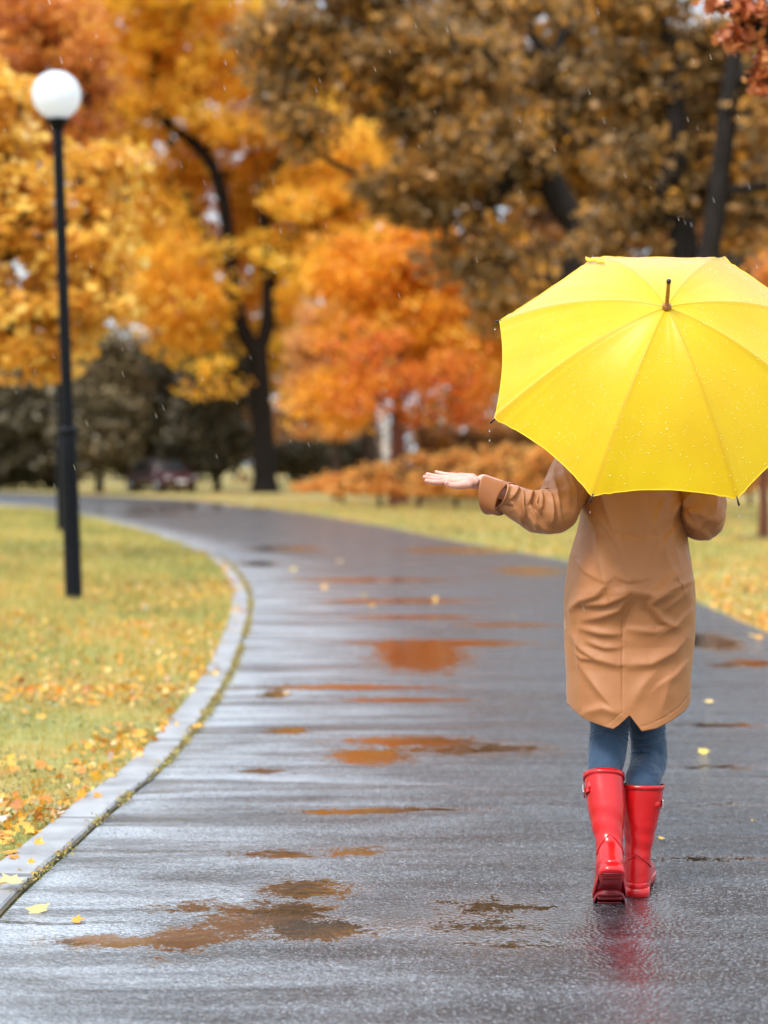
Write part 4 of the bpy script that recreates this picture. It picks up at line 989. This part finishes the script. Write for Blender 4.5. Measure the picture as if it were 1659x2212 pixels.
# keep the widest silhouette where the photo has it, x narrows with depth only through perspective
Nn = grid_normals(Pg); cen = Pg.mean(1, keepdims=True)
if ((Pg - cen) * Nn).sum() < 0: Nn = -Nn
flat, nf = Pg.reshape(-1, 3), Nn.reshape(-1, 3)
S = [  # coat back
    (Z2(830, 60, 850, 230, 900, 400, 960, 560, 1010, 660), .010, 12, 30),
    (Z2(1000, 200, 985, 330, 1000, 470, 1040, 600), .006, 8, 14),
    (Z2(1110, 130, 1020, 190, 990, 260), .010, 14, 10),
    (Z2(385, 110, 430, 230, 490, 330), .009, 9, 16),
    (Z2(500, 380, 520, 560, 560, 730), .009, 10, 26),
    (Z2(560, 730, 500, 790, 400, 830, 320, 900), .011, 14, 8),
    (Z2(690, 790, 560, 850, 430, 860), .010, 12, 6),
    (Z2(690, 830, 640, 900, 520, 940, 420, 960), .008, 10, 9),
    (Z2(1020, 655, 960, 720, 880, 790, 700, 760), .012, 12, 18),
    (Z2(1110, 700, 1010, 740, 900, 800, 860, 850), .010, 7, 11),
    (Z2(860, 860, 930, 960, 1010, 1000), .009, 9, 10),
    (Z2(1100, 760, 1020, 830, 960, 880), .006, 7, 8),
    (Z2(330, 1060, 400, 1160, 500, 1230, 640, 1270), .010, 9, 12),
    (Z2(400, 1020, 520, 1050, 650, 1060), .008, 8, 8),
    (Z2(440, 1110, 550, 1150, 650, 1150), .007, 7, 8),
    (Z2(1090, 1080, 1000, 1180, 860, 1260, 720, 1270), .012, 16, 12),
    (Z2(990, 990, 900, 1040, 720, 1030), .006, 8, 9),
    (Z2(380, 1260, 480, 1400, 560, 1500, 620, 1570), .007, 9, 12),
    (Z2(360, 1180, 400, 1220, 460, 1230), .006, 6, 6),
    (Z2(900, 1300, 800, 1420, 740, 1540), .006, 16, 14),
    (Z2(980, 1330, 960, 1450, 930, 1580), .005, 10, 14),
    (Z2(430, 1590, 540, 1560, 640, 1600), .009, 14, 10),
    (Z2(380, 980, 375, 1200, 385, 1560), .0035, 4, 4),
    (Z2(330, 820, 330, 1000), .005, 8, 10),
    (Z2(640, 120, 660, 400, 690, 600), .004, 26, 26),
    (Z2(560, 360, 700, 375, 990, 405), -.0018, 4, 4),
    (Z2(1060, 420, 1100, 600, 1110, 800), .006, 12, 12),
    (Z2(760, 830, 700, 960, 660, 1100), -.010, 26, 26),
    (Z2(850, 800, 840, 900, 900, 1000), -.008, 14, 14),
    (Z2(668, 900, 667, 1200, 668, 1600), -.0028, 2.2, 2.2),     # centre seam
]
S += [(Z2(520, 60, 560, 200, 640, 420, 700, 640), .006, 8, 26), (Z2(960, 110, 900, 240, 860, 420), .006, 7, 18), (Z2(430, 220, 560, 330, 640, 470), .004, 5, 14), (Z2(1060, 300, 960, 400, 900, 560), .006, 6, 16), (Z2(360, 560, 430, 640, 540, 700), .005, 6, 14), (Z2(1120, 900, 1040, 980, 930, 1050), .005, 5, 12), (Z2(1090, 1250, 1020, 1330, 900, 1420), .005, 5, 12), (Z2(620, 660, 700, 700, 800, 690), .005, 6, 12)]
D = folds(flat, nf, S)
pp = to_px(flat)
# stitched hem line and side bulk noise
for k in range(len(flat)):
    if True:
        q = flat[k]; D[k] += .0035 * mn.noise(Vector((q[0] * 9, q[1] * 9, q[2] * 5))) + .0012 * mn.noise(Vector((q[0] * 26, q[1] * 26, q[2] * 18)))
hemv = np.interp(pp[:, 0], hem[:, 0], hem[:, 1]) - pp[:, 1]
D += np.where(nf[:, 1] < 0, -.0014 * np.exp(-((hemv - 8) / 1.3) ** 2), 0)
flat2 = flat + nf * D[:, None] * 1.25
coat = obj('coat', grid_mesh('coat', flat2.reshape(NV, NT, 3)), M_coat, person)
coat.data['x'] = 1
sm = coat.modifiers.new('thickness', 'SOLIDIFY'); sm.thickness = .003; sm.offset = -1

def sweep(path, n_s, n_t, extra=None):
    """path: rows of (px, py, Y, radius_px) -> grid of rings"""
    C = catmull([list(at(*q[:3])) + [q[3] * q[2] / FPX] for q in path], n_s); ctr, rad = C[:, :3], C[:, 3]
    t = np.gradient(ctr, axis=0); t /= np.linalg.norm(t, axis=1)[:, None]
    a = np.cross(t[0], [0, 1, 0]); G_ = []
    th = np.linspace(0, 2 * PI, n_t, endpoint=False)
    for i in range(len(C)):
        a = a - t[i] * (a @ t[i]); a /= np.linalg.norm(a); b = np.cross(t[i], a)
        G_.append(ctr[i] + (a[None] * np.cos(th)[:, None] + b[None] * np.sin(th)[:, None]) * rad[i])
    Pg = np.array(G_); Nn = Pg - ctr[:, None]; Nn /= np.linalg.norm(Nn, axis=2)[..., None]
    return Pg, Nn
def sleeve(name, path, strokes, seed):
    Pg, Nn = sweep(path, 26, 150); f, nf = Pg.reshape(-1, 3), Nn.reshape(-1, 3)
    D = folds(f, nf, strokes)
    for k in range(len(f)): q = f[k]; D[k] += .004 * mn.noise(Vector((q[0] * 14, q[1] * 14 + seed, q[2] * 14))) + .0015 * mn.noise(Vector((q[0] * 40, q[1] * 40, q[2] * 40)))
    o = obj('sleeve', grid_mesh('sleeve', (f + nf * D[:, None] * 1.75).reshape(Pg.shape)), M_coat, coat)
    m = o.modifiers.new('thickness', 'SOLIDIFY'); m.thickness = .003; m.offset = -1
    return o
SL_ = [  # left sleeve
    (Z4(850, 480, 810, 580, 770, 650), .007, 10, 6), (Z4(960, 470, 920, 530, 890, 580), .009, 7, 5), (Z4(985, 520, 990, 640, 1015, 735), .009, 6, 4),
    (Z4(1100, 505, 1060, 560, 1045, 625), .008, 6, 4), (Z4(1120, 550, 1110, 640, 1160, 715), .007, 5, 4), (Z4(900, 640, 960, 740, 990, 815), .007, 7, 5),
    (Z4(1230, 400, 1225, 450, 1230, 490), .008, 7, 4), (Z4(1225, 420, 1170, 470, 1150, 540, 1170, 660), .009, 6, 5), (Z4(1290, 180, 1300, 400, 1340, 640, 1360, 860), .006, 8, 5),
    (Z4(1255, 550, 1270, 700, 1265, 820), .009, 9, 5), (Z4(1080, 680, 1120, 790, 1180, 850, 1250, 890), .009, 8, 6), (Z4(1060, 760, 1110, 830, 1135, 880), .007, 5, 5),
    (Z4(1440, 330, 1480, 480, 1500, 640, 1480, 780), .006, 8, 6), (Z4(1380, 300, 1430, 500, 1440, 700), .004, 8, 8),
    (Z4(800, 660, 860, 670, 910, 665), -.004, 5, 5), (Z4(1110, 700, 1090, 620, 1110, 540), -.008, 3, 3), (Z4(1550, 520, 1560, 620, 1540, 740), -.006, 5, 5)]
sleeve('sleeve', [(1268, 985, 5.82, 42), (1240, 1018, 5.79, 50), (1222, 1060, 5.74, 49), (1200, 1101, 5.67, 50), (1165, 1104, 5.64, 47), (1128, 1094, 5.62, 38), (1092, 1079, 5.605, 31), (1078, 1073, 5.60, 30)], SL_, 0)
def Z3(*p): return [(1456.2 + .1779 * p[i], 1023.4 + .1779 * p[i + 1]) for i in range(0, len(p), 2)]
SR_ = [(Z3(190, 420, 330, 480, 470, 540), .009, 8, 4), (Z3(130, 480, 230, 590, 340, 670, 420, 740), .010, 9, 5), (Z3(200, 440, 280, 560, 330, 600), .006, 4, 4), (Z3(470, 540, 500, 420, 520, 300), .005, 8, 8),
       (Z3(480, 620, 540, 560, 600, 480), .006, 6, 6), (Z3(330, 620, 400, 570, 470, 545), .006, 4, 5), (Z3(240, 240, 160, 330, 100, 450), .008, 8, 8), (Z3(250, 700, 330, 760, 420, 780), .006, 6, 6)]
sleeve('sleeve', [(1462, 985, 5.82, 42), (1492, 1015, 5.79, 50), (1512, 1055, 5.76, 50), (1520, 1108, 5.74, 49), (1506, 1118, 5.80, 46), (1480, 1095, 5.86, 38), (1455, 1070, 5.92, 31), (1447, 1062, 5.94, 29)], SR_, 9)
# cuffs: wide turned-up sleeve ends
def cuff(e0, e1, sink=0):
    rings = []
    for t in np.linspace(0, 1, 14):
        pts = []
        for k in range(72):
            a = 2 * PI * k / 72; ca, sa = math.cos(a), math.sin(a)
            ca = math.copysign(abs(ca) ** .85, ca); sa = math.copysign(abs(sa) ** .85, sa)
            def P3(e):
                top, bot, near = [np.array(at(*q)) for q in e]; c = (top + bot) / 2
                return c + (top - c) * ca + (near - c) * sa
            pts.append(P3(e0) * (1 - t) + P3(e1) * t)
        rings.append(pts)
    Pg = np.array(rings); o = obj('cuff', grid_mesh('cuff', Pg), M_cuff, coat)
    m = o.modifiers.new('thickness', 'SOLIDIFY'); m.thickness = .004; m.offset = 0
    return o
cuff([(1101, 1046, 5.605), (1085, 1111, 5.605), (1071, 1087, 5.552)], [(1052, 1030, 5.60), (1048, 1109, 5.60), (1034, 1061, 5.548)])
cuff([(1462, 1040, 5.92), (1452, 1100, 5.90), (1470, 1072, 5.86)], [(1436, 1028, 5.965), (1430, 1080, 5.945), (1450, 1056, 5.915)])
tg = at(1220, 1347, 5.80)
obj('side_label', MB().box((tg.x + .003, tg.y, tg.z), .006, .012, .030).mesh('side_label'), M_white, coat)
# collar
obj('collar', MB().loft([[Vector((neck.x + .062 * math.cos(a) * k, neck.y - .005 + .066 * math.sin(a) * k, neck.z + z)) for a in [2 * PI * i / 40 for i in range(40)]] for k, z in ((1.2, .015), (1.05, .045), (1.12, .07), (1.25, .03), (1.35, .012))], False, False).mesh('collar'), M_coat, coat)

# ---- jeans
def w2(P, rad):            # world point -> (px, py, Y, radius px) row for sweep()
    q = to_px(np.array([tuple(P)]))[0]; return (q[0], q[1], P.y, rad * FPX / P.y)
def leg_grid(path, seed, strokes):
    Pg, Nn = sweep(path, 44, 180); f, nf = Pg.reshape(-1, 3), Nn.reshape(-1, 3); D = folds(f, nf, strokes)
    for k in range(len(f)): q = f[k]; D[k] += .0025 * mn.noise(Vector((q[0] * 22 + seed, q[1] * 22, q[2] * 14))) + .001 * mn.noise(Vector((q[0] * 60, q[1] * 60, q[2] * 60)))
    return (f + nf * D[:, None] * 1.8).reshape(Pg.shape)
def ZB(*p): return [(1161 + .2373 * p[i], 1515.4 + .2373 * p[i + 1]) for i in range(0, len(p), 2)]
JL = [(ZB(490, 290, 620, 255, 740, 290, 830, 350), .006, 6, 3), (ZB(480, 330, 620, 290, 740, 330, 810, 390), .005, 5, 3), (ZB(600, 240, 740, 260, 830, 300), .005, 4, 3), (ZB(700, 180, 780, 220, 840, 250), .005, 5, 3)]
JR = [(ZB(850, 330, 980, 300, 1150, 290), .005, 5, 3), (ZB(850, 380, 990, 370, 1150, 330), .005, 5, 3), (ZB(860, 460, 960, 445, 1080, 470), .004, 4, 3), (ZB(1000, 260, 1100, 250, 1160, 240), .005, 4, 3), (ZB(1010, 640, 1060, 655, 1150, 650), .002, 4, 3)]
g1 = leg_grid([(1312, 1400, 5.84, 62), (1315, 1500, 5.84, 50), (1317, 1570, 5.83, 42), (1311, 1620, 5.80, 42), w2(LB(-.011, -.020, .318), .050), w2(LB(-.011, -.016, .29), .045), w2(LB(-.009, .0, .24), .036)], 1, JL)
g2 = leg_grid([(1402, 1400, 5.84, 62), (1402, 1500, 5.87, 48), (1399, 1570, 5.90, 39.5), (1401, 1640, 5.91, 39), w2(RB(.013, .066, .320), .051), w2(RB(.012, .064, .29), .046), w2(RB(.009, .06, .24), .036)], 5, JR)
g3, _ = sweep([(1357, 1310, 5.84, 110), (1357, 1400, 5.84, 112), (1357, 1440, 5.84, 90)], 6, 96)
ms = []
a1, a2 = g1.reshape(-1, 3), g2.reshape(-1, 3); a3 = (g3 * np.array([1, .75, 1]) + np.array([0, 5.84 * .25, 0])).reshape(-1, 3)
def gf(sh, off):
    I = np.arange(sh[0] * sh[1]).reshape(sh[0], sh[1]) + off; J = np.roll(I, -1, 1); return np.stack([I[:-1].ravel(), J[:-1].ravel(), J[1:].ravel(), I[1:].ravel()], 1)
obj('jeans', mesh_np('jeans', np.vstack([a1, a2, a3]), np.vstack([gf(g1.shape, 0), gf(g2.shape, len(a1)), gf(g3.shape, len(a1) + len(a2))])), M_jeans, person)

# ---- rubber boots
def make_boot(loc, rz, pitch, lean_x, lean_y, side, bendtoe, seed, hw_top=.064, tilt_y=0.):
    """local frame: heel back at origin on the ground, y forward, z up"""
    M = Matrix.Translation(loc) @ Matrix.Rotation(rz, 4, 'Z') @ Matrix.Rotation(-pitch, 4, 'X')
    ball = .172
    def tf(p):
        p = Vector(p)
        if bendtoe and p.y > ball - .02:
            k = min(1, (p.y - ball + .02) / .04); a = bendtoe * k
            q = p - Vector((0, ball, 0)); q = Matrix.Rotation(a, 3, 'X') @ q; p = q + Vector((0, ball, 0))
        return M @ p
    # shaft + foot rings: (back/bottom point, front/top point, half width)
    TOPZ = .315
    def sh(z): k = (z - .10) / (TOPZ - .10); return lean_x * max(0, k), lean_y * max(0, k)
    R_ = []
    for z, hy, hx, e in [(TOPZ, .066, hw_top, 0), (TOPZ - .006, .066, hw_top, 0), (TOPZ - .012, .0645, hw_top - .002, 0), (.26, .062, hw_top - .004, 0), (.21, .057, .054, 0), (.17, .050, .047, 0), (.14, .046, .042, 0), (.118, .045, .0400, 0)]:
        ox, oy = sh(z); c = Vector((ox, .047 + oy, z)); al_ = math.atan2(-lean_y, .215) * min(1, max(0, (z - .10) / .08)); dv_ = Vector((0, hy * math.cos(al_), hy * math.sin(al_))); R_.append((c - dv_, c + dv_, hx))
    foot = [((0, .001, .095), (0, .098, .108), .0395), ((0, -.003, .07), (0, .105, .102), .040), ((0, -.006, .045), (0, .115, .096), .041), ((0, -.006, .020), (0, .130, .090), .0425), ((0, .020, .012), (0, .146, .085), .0430),
            ((0, .060, .012), (0, .164, .080), .0430), ((0, .105, .012), (0, .184, .072), .0445), ((0, .150, .010), (0, .204, .062), .0455), ((0, .195, .010), (0, .224, .050), .0440), ((0, .228, .012), (0, .240, .038), .036), ((0, .250, .018), (0, .250, .028), .018)]
    for a, b, hx in foot: R_.append((Vector(a), Vector(b), hx))
    C = catmull([list(a) + list(b) + [hx] for a, b, hx in R_], 5)
    rings = []
    for i, row in enumerate(C):
        a, b, hx = Vector(row[:3]), Vector(row[3:6]), row[6]; c = (a + b) / 2; v = (b - a) / 2; ring = []
        for k in range(56):
            an = 2 * PI * k / 56; ca, sa = math.cos(an), math.sin(an); e = .88
            p = c + v * math.copysign(abs(ca) ** e, ca) + Vector((hx, 0, 0)) * math.copysign(abs(sa) ** e, sa)
            nz = mn.noise(Vector((p.x * 18 + seed, p.y * 18, p.z * 11))); p += (p - c).normalized() * (.0022 * nz)
            # soft creases above the ankle
            if .10 < p.z < .2: p += (p - c).normalized() * .0010 * math.sin(p.z * 130 + p.x * 40 + seed)
            ring.append(tf(p))
        rings.append(ring)
    boot = obj('boot', MB().loft(rings, False, True).mesh('boot'), M_boot, person)
    m = boot.modifiers.new('thickness', 'SOLIDIFY'); m.thickness = .003; m.offset = -1
    # rim band
    def band(z0, z1, g, name, par, n_=60, wrap=1.0):
        rr = []
        for z, k in ((z0, 0.0), (z0, g), (z1, g), (z1, 0.0)):
            ox, oy = sh(z); q = (z - .10) / (TOPZ - .10); f = min(1, max(0, (z - .21) / (TOPZ - .21)))
            hy = .0595 + (.066 - .0595) * f; hx = .056 + (hw_top - .056) * f
            al_ = math.atan2(-lean_y, .215); rr.append([tf((ox + (hx + k) * math.copysign(abs(math.sin(a)) ** .88, math.sin(a)), .047 + oy - (hy + k) * math.cos(al_) * math.copysign(abs(math.cos(a)) ** .88, math.cos(a)), z - (hy + k) * math.sin(al_) * math.copysign(abs(math.cos(a)) ** .88, math.cos(a)))) for a in [2 * PI * i / n_ for i in range(n_)]])
        return obj(name, MB().loft(rr, False, False).mesh(name), M_boot, par)
    band(TOPZ - .013, TOPZ + .001, .0018, 'rim', boot)
    # heel counter seam
    def strip(name, pts, r, mat, par): return obj(name, MB().tube([tf(p) for p in pts], r, 6).mesh(name), mat, par)
    strip('seam', [(.0415 * math.sin(a), -.002 - .0 + .048 - .049 * math.cos(a), .068 + .05 * (1 - abs(a) / 1.5)) for a in np.linspace(-1.4, 1.4, 15)], .0016, M_boot, boot)
    # sole: upper welt, heel block, tread
    def outline(k, y0, y1, n_=48):
        pts = []
        for i in range(n_):
            a = 2 * PI * i / n_; y = (y0 + y1) / 2 + (y1 - y0) / 2 * math.copysign(abs(math.cos(a)) ** .72, math.cos(a))
            wdt = np.interp(y, [-.012, .02, .08, .14, .19, .26], [.038, .0405, .037, .047, .049, .036])
            pts.append((k * wdt * math.copysign(abs(math.sin(a)) ** .7, math.sin(a)), y))
        return pts
    def slab(levels, y0, y1, name, mat, par):
        return obj(name, MB().loft([[tf((x, y, z)) for x, y in outline(k, y0 + d, y1 - d)] for z, k, d in levels]).mesh(name), mat, par)
    sole = slab([(.012, 1.02, .001), (.014, 1.06, 0), (.026, 1.06, 0), (.029, 1.03, .002), (.029, .9, .006)], -.013, .258, 'sole', M_boot, boot)
    slab([(-.014, .90, .004), (-.012, .94, .001), (.013, .96, 0)], -.012, .066, 'heel', M_boot, sole)
    slab([(-.004, .93, .003), (-.002, .97, .001), (.013, .98, 0)], .118, .256, 'tread', M_sole, sole)
    for k in range(6):
        y = .126 + .020 * k; tb = MB().box(tf((0, y, -.006)), .072, .010, .005, M.to_3x3() @ (Matrix.Rotation(bendtoe, 3, 'X') if bendtoe and y > ball else Matrix.Identity(3))); obj('tread_bar', tb.mesh('tread_bar'), M_sole, sole)
    for k in range(3): obj('tread_bar', MB().box(tf((0, .008 + .018 * k, -.0155)), .056, .008, .004, M.to_3x3()).mesh('tread_bar'), M_sole, sole)
    # shank under the arch is darker
    slab([(.008, .80, .002), (.0125, .86, 0)], .062, .122, 'arch', M_sole, sole)
    # side strap with buckle
    zs = .262; ox, oy = sh(zs); M3 = M.to_3x3()
    an = [side * (PI * .5) + d for d in np.linspace(-.62, .30, 9)] if side > 0 else [-PI * .5 - d for d in np.linspace(-.62, .30, 9)]
    rr = []
    for a in an:
        r_ = []
        for dz, dk in ((-.010, .001), (-.010, .0055), (.010, .0055), (.010, .001)):
            r_.append(tf((ox + (.0595 + dk) * math.sin(a), .047 + oy - (.0625 + dk) * math.cos(a), zs + dz - .0625 * math.sin(math.atan2(-lean_y, .215)) * math.cos(a))))
        rr.append(r_)
    stp = obj('strap', MB().loft(rr).mesh('strap'), M_boot, boot, False)
    cpt = (ox + side * .0655, .047 + oy - .018, zs)
    obj('buckle', MB().box(tf(cpt), .006, .018, .028, M3, .3).mesh('buckle'), M_metal, stp, False)
    obj('button', MB().lathe(tf((ox + .060 * math.sin(an[0]), .047 + oy - .0625 * math.cos(an[0]), zs)), [(.0115, -.006), (.012, .002), (.010, .005), (0.0, .0055)], 20, M3 @ Vector((math.sin(an[0]), -math.cos(an[0]), 0))).mesh('button'), M_boot, stp)
    return boot
# left boot: heel lifted, pushing off the ball of the foot; right boot flat
make_boot(hl, R(-3), pitchL, -.012, -.074, -1, R(47), 2, .061)
make_boot(hr, R(-11), 0, .013, .022, 1, 0, 6, .0655)

# ================================================================== UMBRELLA
um = empty('umbrella', UA); tag(um, 'open yellow umbrella beaded with raindrops, held over the shoulder', 'umbrella')
n = N('umbrella_yellow'); p = n.pos()
a = n.noise(3, 4, .6, p); wv = n.noise(420, 2, .5, p)
col = n.ramp(a, [(.3, (.70, .44, .001)), (.7, (.76, .54, .002))])
sm_ = n.n('Attribute', attribute_name='seam').outputs['Fac']; col = n.mixc(n.math('MULTIPLY', sm_, .5), col, (.62, .33, .002))
sh_ = n.pbr(col, .36, n.bump(n.math('ADD', n.math('MULTIPLY', wv, .5), n.noise(30, 3, .6, p)), .10, .002), **{'Sheen Weight': .6, 'Sheen Roughness': .2, 'Specular IOR Level': .2, 'Coat Weight': 1.0, 'Coat Roughness': .38, 'Coat IOR': 1.26})
tl = n.n('BsdfTranslucent'); n.l(col, tl.inputs[0]); mxs = n.n('MixShader'); mxs.inputs[0].default_value = .30
n.l(sh_, mxs.inputs[1]); n.l(tl.outputs[0], mxs.inputs[2]); M_umb = n.done(mxs.outputs[0])
M_wood = plain('umbrella_wood', (.36, .13, .03), .25, .3, 90, .05, **{'Coat Weight': .6}); M_blk = plain('black_metal', (.02, .015, .015), .3, .2, 50, 0, Metallic=.3)
M_rib = plain('rib_steel', (.12, .12, .13), .35, .1, 50, 0, Metallic=.8)
def ribpt(phi, t, lift=0):
    drop = UH * (t ** 1.72); r_ = UR * t
    return UA + (UU * math.cos(phi) + UV * math.sin(phi)) * r_ - UW * (drop - lift)
NP, NU, NTt = 8, 26, 46
V = []; 
for i in range(NTt):
    t = (i / (NTt - 1)) * .985 + .015; ring = []
    for k in range(NP):
        p0, p1 = U0 + k * PI / 4, U0 + (k + 1) * PI / 4
        for j in range(NU):
            u = j / NU; s4 = 4 * u * (1 - u); te = t * (1 - .034 * s4 * t ** 2)
            q = ribpt(p0, te) * (1 - u) + ribpt(p1, te) * u
            # cloth between ribs: nearly flat across, drawn in a little, with tension lines to the tips
            q -= UW * (.006 * s4 * math.sin(PI * t))
            e = min(u, 1 - u); ten = .0040 * math.sin(e * 62 + k * 2) * math.exp(-(e / .16) ** 2) * t ** 3
            wr_ = .0042 * mn.noise(Vector((k * 5 + u * 5, t * 3.0, 2))) * t
            ridge = .0022 * math.exp(-(e / .012) ** 2)
            q += UW * (ten + wr_ + ridge)
            ring.append(q)
    V.append(ring)
Pg = np.array([[tuple(q) for q in r_] for r_ in V])
can = obj('canopy', grid_mesh('canopy', Pg), M_umb, um)
e_ = (np.arange(NP * NU) % NU) / NU; e_ = np.minimum(e_, 1 - e_); fattr(can.data, 'seam', np.tile(np.exp(-(e_ / .012) ** 2), NTt), 'POINT')
hemc = MB()
edge_pts = [Vector(q) for q in Pg[-1]]
hemc.loft([[e_ + (UU * math.cos(a) * .0 + UW * math.sin(a) * .0016) + ((UA - UW * UH) - e_).normalized() * math.cos(a) * .0016 for a in [2 * PI * i / 6 for i in range(6)]] for e_ in edge_pts + [edge_pts[0]]], False, False)
M_hemc = plain('umbrella_hem', (.80, .52, .01), .5, .05, 30, 0)
obj('edge_binding', hemc.mesh('edge_binding'), M_hemc, can)
obj('ferrule', MB().lathe(UA, [(.012, -.004), (.014, .004), (.0125, .011), (.0075, .015), (.0062, .020), (.0058, .095), (.0062, .097), (.0060, .106), (.003, .109), (0, .1095)], 20, UW).mesh('ferrule'), M_wood, um)
obj('ferrule_cap', MB().lathe(UA + UW * .099, [(.0064, 0), (.0066, .009), (.0035, .0115), (0, .012)], 18, UW).mesh('ferrule_cap'), M_blk, um)
obj('shaft', MB().tube([UA + UW * .01, UA - UW * .66], .0052, 12).mesh('shaft'), M_rib, um)
hk = [UA - UW * s_ for s_ in (.64, .70, .78, .84)] ; c0_ = UA - UW * .84
hk += [c0_ - UW * (.038 * math.sin(a)) + (UV * -1) * (.038 * (1 - math.cos(a))) for a in np.linspace(.3, PI + .3, 10)]
obj('handle', MB().tube(hk, [.010] + [.0125] * 3 + [.0125] * 9 + [.010], 14).mesh('handle'), M_wood, um)
run = UA - UW * .30
obj('runner', MB().lathe(run, [(.006, -.02), (.012, -.018), (.012, .012), (.016, .014), (.016, .022), (.006, .024)], 18, UW).mesh('runner'), M_blk, um)
for k in range(8):
    ph = U0 + k * PI / 4
    rb = obj('rib', MB().tube([ribpt(ph, t, -.005) for t in np.linspace(.03, .985, 16)] + [ribpt(ph, 1.005, -.002)], .0017, 6).mesh('rib'), M_rib, um)
    obj('stretcher', MB().tube([run + UW * .018, ribpt(ph, .52, -.007)], .0016, 6).mesh('stretcher'), M_rib, rb)
    tip = ribpt(ph, 1.0); d = (ribpt(ph, 1.0) - ribpt(ph, .93)).normalized()
    obj('tip', MB().tube([tip - d * .008, tip + d * .006, tip + d * .016, tip + d * .019], [.0022, .0026, .0034, .0018], 10).mesh('tip'), M_blk, rb)
# closing strap hanging at the far left rim
ph = U0 + 2.0 * PI / 4 + .07
sp = [ribpt(ph, t, .004 + .003 * math.sin(t * 60)) for t in np.linspace(.97, .74, 10)]
rr = [[q + UU * .0 + UV * .008 * s1 + UW * .002 * s2 for s1, s2 in ((-1, -1), (1, -1), (1, 1), (-1, 1))] for q in sp]
obj('closing_strap', MB().loft(rr).mesh('closing_strap'), M_hemc, can)

# raindrops on the canopy
n = N('water'); M_water = n.done(n.pbr((1, 1, 1), .02, **{'Transmission Weight': 1.0, 'IOR': 1.33}))
n = N('water_beads'); M_bead = n.done(n.pbr((.95, .82, .16), .05, **{'Transmission Weight': .35, 'IOR': 1.33, 'Coat Weight': 1.0, 'Coat Roughness': .02, 'Coat IOR': 1.6}))
def drops(name, C, A, rad, flat_=.6, stretch=None):
    """half-ish spheres: 12 x 4"""
    th = np.linspace(0, 2 * PI, 10, endpoint=False); lev = [(1.0, 0.0), (.92, .4), (.65, .75), (.3, .95)]
    tm = np.array([(r_ * math.cos(a), r_ * math.sin(a), z_) for r_, z_ in lev for a in th] + [(0, 0, 1)])
    n_ = len(C); a = np.cross(A, [1, .1, .2]); a /= np.linalg.norm(a, axis=1)[:, None]; b = np.cross(A, a)
    V = C[:, None] + rad[:, None, None] * (tm[None, :, 0, None] * a[:, None] + tm[None, :, 1, None] * b[:, None] + tm[None, :, 2, None] * flat_ * A[:, None])
    q = []
    for l_ in range(3):
        for i in range(10): q.append((l_ * 10 + i, l_ * 10 + (i + 1) % 10, l_ * 10 + 10 + (i + 1) % 10, l_ * 10 + 10 + i))
    for i in range(0, 10, 2): q.append((30 + i, 30 + i + 1, 30 + (i + 2) % 10, 40))
    F = (np.arange(n_) * 41)[:, None, None] + np.array(q)[None]
    return mesh_np(name, V.reshape(-1, 3), F.reshape(-1, 4))
r = np.random.default_rng(5); C = []; A = []
NN = grid_normals(Pg); 
if ((NN.reshape(-1, 3)) @ np.array(UW)).mean() < 0: NN = -NN
for k in range(4600):
    i = int((r.random() ** .6) * (NTt - 3)) + 2; j = r.integers(0, NP * NU)
    if i > NTt - 2: continue
    fu, fv = r.random(2); j2 = (j + 1) % (NP * NU)
    q = (Pg[i, j] * (1 - fu) + Pg[i, j2] * fu) * (1 - fv) + (Pg[i + (1 if i < NTt - 1 else 0), j] * (1 - fu) + Pg[i + 1, j2] * fu) * fv
    if mn.noise(Vector(tuple(q * 9))) < r.uniform(-.45, .25): continue
    C.append(q); A.append(NN[i, j])
C, A = np.array(C), np.array(A)
dr = obj('water_drops', drops('water_drops', C - A * .0003, A, (.0008 + .0014 * r.random(len(C)) ** 2), .85), M_bead, can); dr['kind'] = 'stuff'
# drips under three rib tips and falling rain, drops at rest
def rain_mesh(name, C, rad, length, d):
    n_ = len(C); A = np.tile(np.array(d, float) / np.linalg.norm(d), (n_, 1)); a = np.cross(A, [1, 0, 0]); a /= np.linalg.norm(a, axis=1)[:, None]; b = np.cross(A, a)
    tm = [(0, 0, -.5)] + [(math.cos(t) * k, math.sin(t) * k, z) for z, k in ((-.25, .8), (.15, 1)) for t in np.linspace(0, 2 * PI, 6, endpoint=False)] + [(0, 0, .5)]
    tm = np.array(tm); V = C[:, None] + (tm[None, :, 0, None] * a[:, None] + tm[None, :, 1, None] * b[:, None]) * rad[:, None, None] + tm[None, :, 2, None] * A[:, None] * length[:, None, None]
    f = []
    for i in range(6): f += [(0, 1 + (i + 1) % 6, 1 + i), (1 + i, 1 + (i + 1) % 6, 7 + i), (1 + (i + 1) % 6, 7 + (i + 1) % 6, 7 + i), (7 + i, 7 + (i + 1) % 6, 13)]
    F = (np.arange(n_) * 14)[:, None, None] + np.array(f)[None]
    return mesh_np(name, V.reshape(-1, 3), F.reshape(-1, 3))
tipsC = []
for k, offs in ((4, (.020, .048)), (5, (.024,)), (6, (.024,)), (3, (.02,))):
    ph = U0 + k * PI / 4; tp = ribpt(ph, 1.03)
    for o_ in offs: tipsC.append((tp.x, tp.y, tp.z - o_))
tc = np.array(tipsC)
o = obj('drips', rain_mesh('drips', tc, np.full(len(tc), .0022), np.full(len(tc), .008), (0, 0, -1)), M_water, um); o['kind'] = 'stuff'
nR = 300; y = r.uniform(4.6, 7.6, nR); C = np.stack([r.uniform(-.24, .24, nR) * y, y, r.uniform(.2, 3.4, nR)], 1)
o = obj('rain', rain_mesh('rain', C, r.uniform(.0004, .0007, nR), r.uniform(.018, .034, nR), (.32, 0, -1)), M_water)
tag(o, 'thin slanting rain falling in front of the trees', 'rain', kind='stuff')
